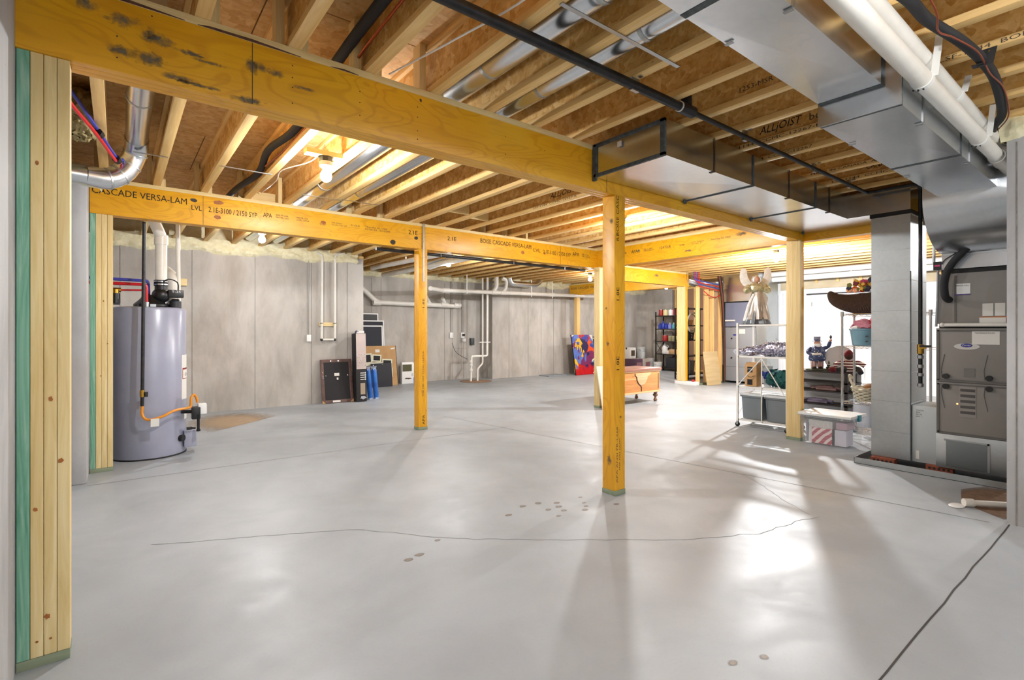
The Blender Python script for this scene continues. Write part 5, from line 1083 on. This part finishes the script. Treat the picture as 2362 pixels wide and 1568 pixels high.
for s in (-1, 1):
    out = [(.0, .0), (.06, .02), (.13, .06), (.165, .12), (.175, .18), (.17, .23), (.165, .27), (.14, .305), (.115, .30), (.085, .27), (.08, .22), (.07, .17), (.045, .12), (.0, .08)]
    w = obj('wing', MB().prism([(a*s, b) for a, b in out], (.03*s, .05, .49), X_, Z_, .022), M_FEATH, AG, bev=.006)
    for i in range(4): obj('feather', MB().bar((.03*s+(.07+.018*i)*s, .038, .56+.02*i), (.03*s+(.125+.006*i)*s, .038, .70+.02*i), .026, .014, (0, 1, 0)), M_FEATH, w, bev=.005)
obj('lower_plume', MB().prism([(.05, 0), (.10, -.04), (.13, -.10), (.12, -.17), (.09, -.19), (.07, -.12), (.045, -.05)], (.03, .045, .47), X_, Z_, .02), M_FEATH, AG, bev=.005)
obj('sash', MB().tube(spline([(-.04, -.06, .42), (-.10, -.06, .28), (-.13, -.05, .15), (-.15, -.04, .05)], 6), [.018+.012*(i/18) for i in range(19)], 10), M_FEATH, AG)
# silver garland in clear bag
k = NT('tinsel'); v = k.coord(); vo = k.n('TexVoronoi', {'Vector': v, 'Scale': 55.0}); h = k.n('SeparateColor', {0: vo.outputs['Color']}).outputs[0]
k.set('Base Color', k.ramp(h, [(0, '#5d5c78'), (.6, '#a5a6bc'), (1, '#f2f2f8')])); k.set('Metallic', .7); k.set('Roughness', .25); k.bump(h, .9, .02); M_TINSEL = k.m
def blob(path, rs, name, mat, parent, fold=.18, seg=22):
    pts = spline(path, 5); n = len(pts); mb = MB().tube(pts, [rs[0]+(rs[-1]-rs[0])*i/(n-1) if len(rs) == 2 else rs[min(int(i/(n-1)*(len(rs)-1)+.5), len(rs)-1)] for i in range(n)], seg)
    mb.v = [tuple(Vector(p)+Vector((random.uniform(-1, 1), random.uniform(-1, 1), random.uniform(-.6, 1)))*fold*.05) for p in mb.v]; return obj(name, mb, mat, parent, ang=70)
random.seed(11)
GL = thing('tinsel_garland', 'bag of silver tinsel garland spread on the white rack', 'garland', (7.0, 3.27, .985))
blob([(-.02, .46, .035), (0, .25, .055), (.02, .0, .08), (.02, -.15, .09), (.0, -.29, .09)], [.035, .065, .10, .11, .10], 'tinsel', M_TINSEL, GL, .35)
for i in range(26): 
    p = Vector((random.uniform(-.1, .12), random.uniform(-.30, .1), .13+random.uniform(0, .03))); d = Vector((random.uniform(-.06, .06), random.uniform(-.06, .06), random.uniform(.0, .1)))
    obj('tinsel_strand', MB().add([p, p+d, p+d+Vector((.012, .012, 0)), p+Vector((.014, .0, 0))], [(0, 1, 2, 3)]), M_TINSEL, GL)
obj('bag_tail', MB().lathe([(.02, 0), (.05, .05), (.03, .08)], (-.03, .48, .0), 12, .3, 5), M_FILM, GL)
# shelf 3 things
BXc = thing('shipping_box', 'brown cardboard shipping box with black tape on the white rack', 'box', (6.92, 3.50, .562), .05)
obj('carton', box((-.06, -.08, 0), (.12, .08, .30)), M_CARD, BXc, bev=.003); obj('top_fold', MB().prism([(-.06, 0), (.12, 0), (.10, .025), (-.04, .025)], (0, -.07, .30), X_, Z_, -.14), M_CARD, BXc)
for z in (.19, .02): obj('tape_block', box((-.062, -.025, z), (-.0605, .045, z+.075)), M_BLACK, BXc)
lettering('arrow_print', 'prime', (-.0615, .04, .225), -Y_, Z_, .055, .02, M_PAPER, BXc); obj('smile_print', MB().tube([(-.0612, .055-.012*i, .15-.025*math.sin(PI*i/9)) for i in range(10)], .003, 5), M_BLACK, BXc)
VS = thing('glass_vase', 'clear glass vase and wrap behind the diagonal brace of the white rack', 'vase', (7.0, 3.33, .562))
obj('glass', MB().lathe([(.045, 0), (.05, .02), (.045, .10), (.055, .22), (.065, .28)], seg=20, fold=.05, nf=7), plain('ribbed_glass', '#b9c0c4', .1, 0, Alpha=.6), VS)
for i in range(7): obj('glass_rib', MB().lathe([(.049, .02+i*.016), (.053, .026+i*.016), (.049, .032+i*.016)], seg=18), MATS['ribbed_glass'], VS)
for i in range(5): obj('stem', MB().cyl((.01*i-.02, .008*i-.02, .05), (.02*i-.05, .03*i-.06, .34), .003, 5), M_STRAP, VS)
QT = thing('knit_blanket', 'bunched blue and green cloth on the white rack', 'blanket', (7.0, 3.15, .562))
blob([(0, .20, .16), (0, .08, .12), (0, -.04, .10), (0, -.16, .10)], [.045, .11, .12, .11], 'green_cloth', mottled('green_cloth', '#0d3a3c', '#1c5c58', .9, 14, 0, .4), QT, .5); blob([(-.03, .235, .17), (-.03, .13, .15), (-.03, .03, .17)], [.03, .06, .05], 'blue_cloth', mottled('blue_cloth', '#1f2f78', '#3a4a9c', .9, 12, 0, .4), QT, .4)
M_BINC = plain('bin_smoke', '#7c858a', .25, 0, Alpha=.82); M_BINLID = plain('bin_lid', '#c9ced0', .35)
def bin_(lab, x, y, z, wx, wy, h, mcont, grp, mlid=M_BINLID, mb_=M_BINC, latch=None):
    t = thing('storage_bin', lab, 'bin', (x, y, z), 0, grp)
    q = .90; vs = []
    for s, zz_ in ((q, 0), (1, h)):
        for a, b in ((-1, -1), (1, -1), (1, 1), (-1, 1)): vs.append((a*wx/2*s, b*wy/2*s, zz_))
    obj('tub', MB().add(vs, [(0, 3, 2, 1), (0, 1, 5, 4), (1, 2, 6, 5), (2, 3, 7, 6), (3, 0, 4, 7)]), mb_, t, smooth=False)
    obj('rim', MB().box((-wx/2-.012, -wy/2-.012, h-.03), (wx/2+.012, wy/2+.012, h-.012)), mb_, t)
    obj('lid', MB().box((-wx/2-.018, -wy/2-.018, h-.012), (wx/2+.018, wy/2+.018, h+.02)), mlid, t, bev=.008)
    if mcont: obj('contents', MB().box((-wx/2*.86, -wy/2*.86, .006), (wx/2*.86, wy/2*.86, h*.84)), mcont, t)
    if latch: 
        for s in (-1, 1): obj('latch', MB().box((-.04, s*(wy/2+.02)-.012, h-.05), (.04, s*(wy/2+.02)+.012, h+.022)), latch, t, bev=.004)
    return t
M_CONT = mottled('dark_contents', '#33393e', '#4d5459', .7, 4)
bin_('left dark storage bin under the white rack', 7.04, 3.48, .112, .36, .29, .33, M_CONT, 'dark bins under the rack'); bin_('right dark storage bin under the white rack, behind the stud post', 7.04, 3.15, .112, .36, .29, .33, M_CONT, 'dark bins under the rack')
# clear bin in front
k = NT('candy_stripe'); v = k.coord((1, 1, 1)); w = k.n('TexWave', {'Vector': v, 'Scale': 9.0, 'Distortion': 0.0}, bands_direction='Z').outputs[1]; w2 = k.n('TexWave', {'Vector': v, 'Scale': 7.0, 'Distortion': 2.0}, bands_direction='DIAGONAL').outputs[1]
k.set('Base Color', k.mix(k.ramp(w2, [(.55, 0.0), (.6, 1.0)]), k.ramp(w, [(.2, '#a33a44'), (.6, '#b85560')]), '#e6d2d0')); k.set('Roughness', .6); M_CANDY = k.m
M_SNOW = mottled('snow_print', '#c9cac8', '#e6e6e4', .6, 40)
CBn = bin_('clear storage bin with a white lid and teal latches in front of the stud post', 6.60, 2.40, .004, .44, .52, .345, None, None, plain('lid_white', '#dcdedd', .35), plain('bin_clear', '#d6dade', .12, 0, Alpha=.2), plain('latch_teal', '#1f7f8e', .4))
obj('gift_wrap', MB().box((-.165, -.06, .012), (-.05, .15, .19)), M_CANDY, CBn); obj('white_wrap', MB().box((-.15, -.06, .015), (.02, .19, .275)), M_SNOW, CBn); obj('grey_roll', MB().cyl((-.13, .20, .02), (-.14, .205, .24), .022, 10), plain('roll_grey', '#8a8a96', .5), CBn); obj('white_carton', MB().box((-.15, -.20, .012), (.05, -.085, .19)), plain('carton_lilac', '#c9c8d6', .5), CBn); obj('pink_wrap', MB().box((-.13, -.20, .195), (.1, -.09, .27)), plain('pink_wrap', '#c9a8b8', .6), CBn)
# ---- chrome wire rack
WR = thing('chrome_rack', 'chrome wire shelving rack on casters beside the square duct drop', 'rack', (7.2, 1.62, 0))
for x in (0, .40):
    for y in (0, .88):
        obj('upright', MB().cyl((x, y, .09), (x, y, 1.56), .0135, 12), M_CHROME, WR); c = obj('caster', MB().cyl((x-.014, y, .042), (x+.014, y, .042), .042, 16), M_RUB, WR); obj('caster_fork', MB().box((x-.02, y-.014, .042), (x+.02, y+.014, .10)), M_STEEL, c)
        obj('collar', MB().cyl((x, y, 1.50), (x, y, 1.56), .019, 12), M_CHROME, WR)
for z in (.12, .437, 1.129, 1.53):
    s = obj('shelf', MB().box((0, 0, z-.004), (.40, .006, z)).box((0, .874, z-.004), (.4, .88, z)), M_CHROME, WR)
    for x in (0, .4): obj('edge_wire', MB().cyl((x, 0, z), (x, .88, z), .004, 6).cyl((x, 0, z-.025), (x, .88, z-.025), .003, 6), M_CHROME, s)
    for i in range(14): obj('zigzag_wire', MB().cyl((0, .88-.06*i, z), (0, .88-.06*i-.03, z-.025), .0025, 5).cyl((0, .88-.06*i-.03, z-.025), (0, .88-.06*i-.06, z), .0025, 5), M_CHROME, s)
    for i in range(24): obj('deck_wire', MB().cyl((0, .02+i*.0365, z+.001), (.40, .02+i*.0365, z+.001), .002, 5), M_CHROME, s)
# cornucopia
k = NT('brown_wicker'); v = k.coord(); w = k.n('TexWave', {'Vector': v, 'Scale': 38.0, 'Distortion': 3.0, 'Detail': 2.0}, bands_direction='DIAGONAL').outputs[1]; nn = k.noise(v, 60, 3)
k.set('Base Color', k.mix(.5, k.ramp(w, [(.2, '#20130d'), (.8, '#5f4330')]), k.ramp(nn, [(.35, '#1d110b'), (.7, '#54382a')]))); k.set('Roughness', .9); k.bump(w, .7, .02); M_WICK = k.m
CO = thing('cornucopia', 'brown wicker cornucopia spilling autumn flowers on the chrome rack', 'basket', (7.40, 2.30, 1.533))
cp = spline([(-.0, .42, .30), (-.0, .39, .25), (0, .33, .19), (0, .20, .145), (0, .03, .13), (0, -.17, .15), (0, -.36, .18)], 6); n = len(cp)
obj('horn', MB().tube(cp, [.016+.118*(min(1, i/(n*.62))**.8) for i in range(n)], 26), M_WICK, CO)
FLC = [plain('petal_'+nm, c, .7) for nm, c in (('orange', '#c8602a'), ('magenta', '#a03a5c'), ('gold', '#c9a03a'), ('maroon', '#6a1f2a'), ('peach', '#d89a78'), ('navy', '#23263e'), ('olive', '#6a7034'))]
random.seed(5)
for i in range(46):
    a = random.random(); y = .17-a*.48; z = .27+random.random()*.17*(.4+a)+.02; x = random.uniform(-.13, .10); r = random.uniform(.018, .036)
    f = MB(); c = Vector((x, y, z))
    for kx in range(5):
        an = 2*PI*kx/5+i; d = Vector((-.6, math.cos(an), math.sin(an))).normalized(); f.ball(c+d*r*.6, r*.62, 7, 5, (.6, 1, 1))
    obj('flower', f, FLC[i % 7], CO)
for i in range(22):
    y = .17-random.random()*.48; b = Vector((random.uniform(-.12, .1), y, .27+random.random()*.1)); d = Vector((random.uniform(-.4, .3), random.uniform(-.3, .7), random.uniform(.1, .8))).normalized()*random.uniform(.06, .12); s = d.cross(Vector((1, .3, .2))).normalized()*.018
    obj('leaf', MB().add([b, b+d*.5+s, b+d, b+d*.5-s, b+d*.5+Vector((-.006, 0, .004))], [(0, 1, 4), (1, 2, 4), (2, 3, 4), (3, 0, 4)]), FLC[6] if i % 2 else FLC[2], CO)
# tub with clothes
TU = thing('blue_tub', 'pale blue tub stuffed with pink and red cloths on the chrome rack', 'tub', (7.38, 2.33, 1.134))
obj('tub', MB().lathe([(.10, 0), (.115, .01), (.14, .19), (.15, .20), (.15, .215), (.135, .215)], seg=28), mottled('tub_blue', '#6a93a6', '#7fa6b6', .4, 3), TU)
blob([(0, .10, .21), (0, .0, .235), (0, -.1, .22)], [.06, .09, .07], 'pink_cloth', mottled('pink_cloth', '#b86a80', '#d89aaa', .9, 14, 0, .3), TU, .4); obj('red_cloth', MB().lathe([(.07, .22), (.06, .30), (.02, .38)], (.0, -.12, 0), 14, .2, 5), plain('red_cloth', '#c01f34', .8), TU); obj('white_cloth', MB().lathe([(.05, .20), (.045, .235), (.01, .25)], (-.09, .05, 0), 12, .2, 4), M_FEATH, TU)
for s in (-.06, .0): obj('tub_slot', MB().box((-.143, -.09+s*.0, .05-s), (-.11, -.07, .065-s)), M_DARK, TU)
# basket
BK = thing('wicker_basket', 'pale wicker basket with a brown bundle on the lower chrome shelf', 'basket', (7.38, 2.28, .442))
WKP = mottled('pale_wicker', '#b5ac94', '#d0c8b2', .8, 40, 0, .5)
for i in range(9): obj('weave', MB().tube([((.115+.007*i)*math.cos(a), (.115+.007*i)*math.sin(a), .01+.02*i+.006*math.sin(9*a+i*PI)) for a in [2*PI*j/54 for j in range(55)]], .0095, 6), WKP, BK)
obj('handle', MB().tube(spline([(-.13, .10, .17), (-.12, .15, .26), (-.08, .17, .32), (-.02, .16, .28)], 6), .014, 8), WKP, BK)
obj('liner', MB().lathe([(.10, .01), (.15, .15)], seg=24), WKP, BK); obj('bundle', MB().ball((-.02, -.04, .17), .08, 12, 8, (1, 1.1, .7)), mottled('brown_bundle', '#6a4426', '#8a5f38', .9, 20), BK)
tag(obj('trash_bin', MB().lathe([(.10, 0), (.14, .28), (.145, .285)], seg=24), plain('milky_plastic', '#c6c9d2', .35), loc=(7.42, 2.30, .124)), 'milky plastic bin on the bottom chrome shelf', 'bin')
# ---- dark media stand
MS = thing('dark_shelf_stand', 'low dark-edged stand with cloth-filled shelves behind the stud post', 'shelf', (8.2, 2.72, 0))
M_ESP = plain('espresso', '#241a17', .5)
for z in (.03, .225, .42, .55, .705): obj('shelf', box((0, 0, z), (.36, .86, z+.022)), M_ESP, MS)
for y in (.06, .82): obj('upright', box((0, y, 0), (.04, y+.04, .705)), M_ESP, MS); obj('upright', box((.32, y, 0), (.36, y+.04, .705)), M_ESP, MS)
obj('back_panel', box((.345, 0, .03), (.352, .86, .70)), M_DRY, MS)
for lab, y, z, m in (('lavender cloth folded on the lowest open shelf of the dark stand', .50, .25, mottled('lavender', '#6d6478', '#8d849a', .9, 10, 0, .3)), ('pinkish papers on the upper shelf of the dark stand', .38, .445, mottled('pinkish', '#8f6a68', '#a88a88', .8, 10))):
    t = thing('folded_cloth', lab, 'cloth', (8.22, 2.72, z)); blob([(.12, y+.22, .022), (.12, y, .03), (.12, y-.2, .022)], [.018, .032, .018], 'cloth', m, t, .2); obj('top_fold', box((.04, y-.15, .0), (.2, y+.12, .03)), m, t, bev=.008)
# patriotic figurine
k = NT('star_print'); v = k.coord(); vo = k.n('TexVoronoi', {'Vector': v, 'Scale': 34.0}).outputs['Distance']; k.set('Base Color', k.ramp(vo, [(.18, '#d8dce6'), (.24, '#27365e')])); k.set('Roughness', .5); M_STAR = k.m
k = NT('stripe_print'); w = k.n('TexWave', {'Vector': k.coord(), 'Scale': 17.0}, bands_direction='X').outputs[1]; k.set('Base Color', k.ramp(w, [(.48, '#8f2f38'), (.52, '#d6cfc6')])); k.set('Roughness', .6); M_STRIPE = k.m
FG = thing('patriotic_figurine', 'bearded figurine in a starry blue coat and striped trousers on the dark stand', 'figurine', (8.36, 3.24, .728), -.9)
obj('stand', MB().lathe([(.15, 0), (.15, .015), (.12, .025)], seg=24), mottled('mossy', '#2c3324', '#4a5038', .9, 20), FG)
for s in (-1, 1): obj('trouser', MB().lathe([(.038, .02), (.042, .06), (.045, .16)], (.045*s, 0, 0), 14), M_STRIPE, FG); obj('boot', MB().ball((.045*s, -.02, .035), .035, 10, 7, (.9, 1.4, .7)), M_BLACK, FG)
obj('coat', MB().lathe([(.10, .14), (.115, .17), (.105, .22), (.115, .27), (.095, .33), (.05, .37)], seg=24), M_STAR, FG)
hd = obj('head', MB().ball((0, -.01, .405), .045, 14, 10, (1, 1, 1.05)), M_SKIN, FG); obj('beard', MB().lathe([(.012, .32), (.045, .37), (.05, .40)], (0, -.035, 0), 14), M_FEATH, hd)
obj('hat', MB().lathe([(.065, .435), (.066, .442), (.042, .445), (.046, .50), (.045, .505)], seg=18), plain('hat_grey', '#7d7f92', .6), hd); obj('hat_band', MB().lathe([(.0435, .446), (.0445, .462)], seg=18), M_STAR, hd)
obj('raised_arm', MB().tube(spline([(.08, 0, .33), (.14, -.02, .36), (.17, -.02, .43)], 5), [.034-.001*i for i in range(11)], 12), M_STAR, FG); obj('hand', MB().ball((.175, -.02, .45), .022, 10, 7), M_SKIN, FG); obj('torch', MB().lathe([(.006, .44), (.01, .48), (.02, .50), (.004, .53)], (.178, -.02, 0), 10), M_DARK, FG)
obj('lowered_arm', MB().tube(spline([(-.08, 0, .33), (-.13, -.03, .27), (-.08, -.09, .24)], 5), [.034-.001*i for i in range(11)], 12), M_STAR, FG); obj('held_scroll', MB().cyl((-.1, -.1, .24), (.02, -.12, .25), .018, 10), M_PAPER, FG)
obj('little_tree', MB().lathe([(.035, .02), (.04, .05), (.02, .06), (.03, .075), (.012, .10), (.02, .105), (.002, .15)], (.14, -.06, 0), 12), mottled('tree_green', '#26352a', '#42523e', .9, 30), FG)
# striped doll
k = NT('knit_stripe'); w = k.n('TexWave', {'Vector': k.coord(), 'Scale': 8.0}, bands_direction='Z').outputs[1]; k.set('Base Color', k.ramp(w, [(.48, '#5c1420'), (.52, '#d8d0c6')])); k.set('Roughness', .9); M_KNIT = k.m; M_MAROON = plain('maroon_knit', '#5c1018', .9)
DL = thing('striped_doll', 'floppy doll in a maroon striped jumper sitting on the dark stand', 'doll', (8.30, 2.80, .728), -.95)
obj('torso', MB().lathe([(.09, 0), (.105, .03), (.095, .10), (.06, .16), (.03, .18)], seg=20, sy=.8), M_KNIT, DL)
for s in (-1, 1): obj('arm', MB().tube(spline([(.06*s, 0, .14), (.13*s, -.02, .13), (.19*s, -.04, .09)], 5), .032, 12), M_KNIT, DL)
hd = obj('head', MB().ball((.0, -.01, .23), .055, 14, 10), plain('doll_brown', '#3a1c14', .8), DL); obj('knit_hat', MB().lathe([(.06, .23), (.058, .27), (.035, .31), (.005, .325)], seg=16), M_MAROON, hd)
obj('leg', MB().tube(spline([(-.05, -.04, .04), (-.13, -.1, .05), (-.19, -.12, .035)], 5), .035, 12), M_BACK, DL); obj('boot', MB().ball((-.24, -.13, .04), .045, 12, 8, (1.2, .9, .9)), M_MAROON, DL); obj('leg', MB().tube(spline([(.05, -.04, .04), (.09, -.1, .05), (.10, -.17, .0)], 5), .035, 12), M_BACK, DL)
# white resin chair
RC = thing('resin_chair', 'white plastic garden chair behind the chrome rack', 'chair', (10.35, 3.35, 0), -.7)
obj('seat', MB().box((-.25, -.24, .40), (.25, .22, .43)), M_WHITE, RC, bev=.012)
for x in (-.24, .24):
    for y in (-.23, .22): obj('leg', MB().tube([(x*1.15, y*1.15, 0), (x, y, .41)], [.018, .028], 10), M_WHITE, RC)
    obj('armrest', MB().tube(spline([(x*1.05, .24, .66), (x*1.2, .0, .66), (x*1.2, -.22, .63), (x*1.05, -.25, .42)], 6), .024, 10), M_WHITE, RC)
obj('back_frame', MB().tube(spline([(-.24, .22, .42), (-.26, .27, .70), (-.2, .31, .88), (0, .33, .96), (.2, .31, .88), (.26, .27, .70), (.24, .22, .42)], 6), .026, 10), M_WHITE, RC)
for i in range(9): x = -.18+.045*i; obj('back_slat', MB().bar((x*.85, .235, .43), (x, .31, .93-.9*x*x), .022, .010, (0, 1, 0)), M_WHITE, RC)
PD = tag(obj('pale_disc', MB().lathe([(.005, 0), (.17, .0), (.19, .02), (.18, .03), (.005, .015)], seg=32), plain('disc_grey', '#b9bcc0', .4), loc=(8.47, 2.98, .915), rot=(0, -1.35, .3)), 'pale grey plastic disc standing behind the striped doll', 'plate')
# ---- far white door, panels and ducts on the white wall
dr = struct('door_1', box((12.96, 3.3, 0), (13.0, 5.15, 2.17)), plain('door_white', '#e2e4e8', .45))
for y in (3.4, 4.32):
    for z0_, z1_ in ((.15, .95), (1.1, 2.0)): obj('door_panel', box((12.95, y+.06, z0_), (12.962, y+.75, z1_)), MATS['door_white'], dr, bev=.004)
obj('door_head', box((12.94, 3.2, 2.17), (13.0, 5.25, 2.20)), M_DARK, dr); 
for z in (.3, 1.9): obj('hinge', box((12.945, 5.12, z), (12.962, 5.15, z+.1)), M_STEEL, dr)
tr = struct('trim_1', box((12.94, 5.80, 0), (13.0, 5.90, 2.24)), MATS['door_white']); obj('side_panel', box((12.965, 5.92, 0), (13.0, 6.12, 2.20)), plain('panel_ice', '#d5dde2', .5), tr)
tr2 = struct('trim_2', box((12.955, 2.0, 2.32), (13.0, 5.85, 2.52)), mottled('tan_header', '#b5a688', '#c9bca0', .7, 3)); 
for i in range(8): obj('header_block', box((12.93, 2.3+i*.45, 2.45), (12.956, 2.36+i*.45, 2.56)), PINE('z'), tr2)
WD = thing('white_duct', 'long white duct pair under the joists along the far right wall', 'duct', (12.6, 0, 0))
for z in (2.56, 2.69): obj('duct_run', MB().cyl((0, 1.0, z), (0, 6.0, z), .06, 18), M_WHITE, WD)
for y in (2.5, 4.2, 5.4): obj('hanger', MB().cyl((0, y, 2.6), (0, y, 2.752), .01, 6), M_STRAP, WD)
# ================================================================ LIGHTS (bare bulbs in porcelain lampholders)
k = NT('lit_bulb'); k.set('Emission Color', (1.0, .97, .92, 1)); k.set('Emission Strength', 30.0); k.set('Base Color', (1, 1, 1, 1)); M_BULB = k.m
M_PORC = plain('porcelain', '#d8d4ca', .4)
def bulb(label, x, y, power=1.0):
    t = thing('ceiling_bulb', label, 'lamp', (x, y, 2.61), 0, 'bare ceiling bulbs')
    obj('bulb', MB().lathe([(.002, -.062), (.022, -.058), (.038, -.044), (.045, -.022), (.042, .004), (.030, .028), (.018, .045), (.017, .06)], seg=16), M_BULB, t)
    obj('lampholder', MB().lathe([(.018, .045), (.03, .047), (.052, .066), (.055, .088), (.052, .10)], seg=20), M_PORC, t)
    obj('junction_box', MB().lathe([(.053, .10), (.053, .142)], seg=8), M_DARK, t)
    obj('backing_block', box((-.165, -.045, .142), (.165, .045, .18)), PINE2('x'), t)
    l = bpy.data.lights.new('bulb_light', 'POINT'); l.energy = BULB_POWER*power; l.color = (.97, .98, 1.0); l.shadow_soft_size = .046; l.use_soft_falloff = False
    lo = bpy.data.objects.new('bulb_light', l); C.objects.link(lo); lo.parent = t; lo.location = (0, 0, -.018)
    return t
bulb('glaring bare bulb nearest the camera, above the printed beam at upper left', 1.36, 4.25)
bulb('bare bulb peeking under the printed beam near the foam-topped wall', 1.60, 7.75, .8)
bulb('bare bulb just right of the slim yellow post', 5.02, 8.45)
bulb('bare bulb just left of the central yellow post, over the far pipes', 9.25, 8.75)
bulb('brilliant starburst bulb above the white rack and angel', 9.25, 4.25, 5.2)
bulb('bare bulb hidden behind the thick central post', 5.06, 4.25)
bulb('bare bulb over the steel shelving in the far room', 12.8, 9.05)
bulb('added bare bulb out of view overhead on the camera side', 1.36, .35, .7)  # unseen bulb, added to light the near beam and joists
bulb('added bare bulb out of view behind the camera', 3.0, -2.0, .7)  # unseen bulb, added to brighten the camera side
bulb('bare bulb over the far right side', 9.25, .4)
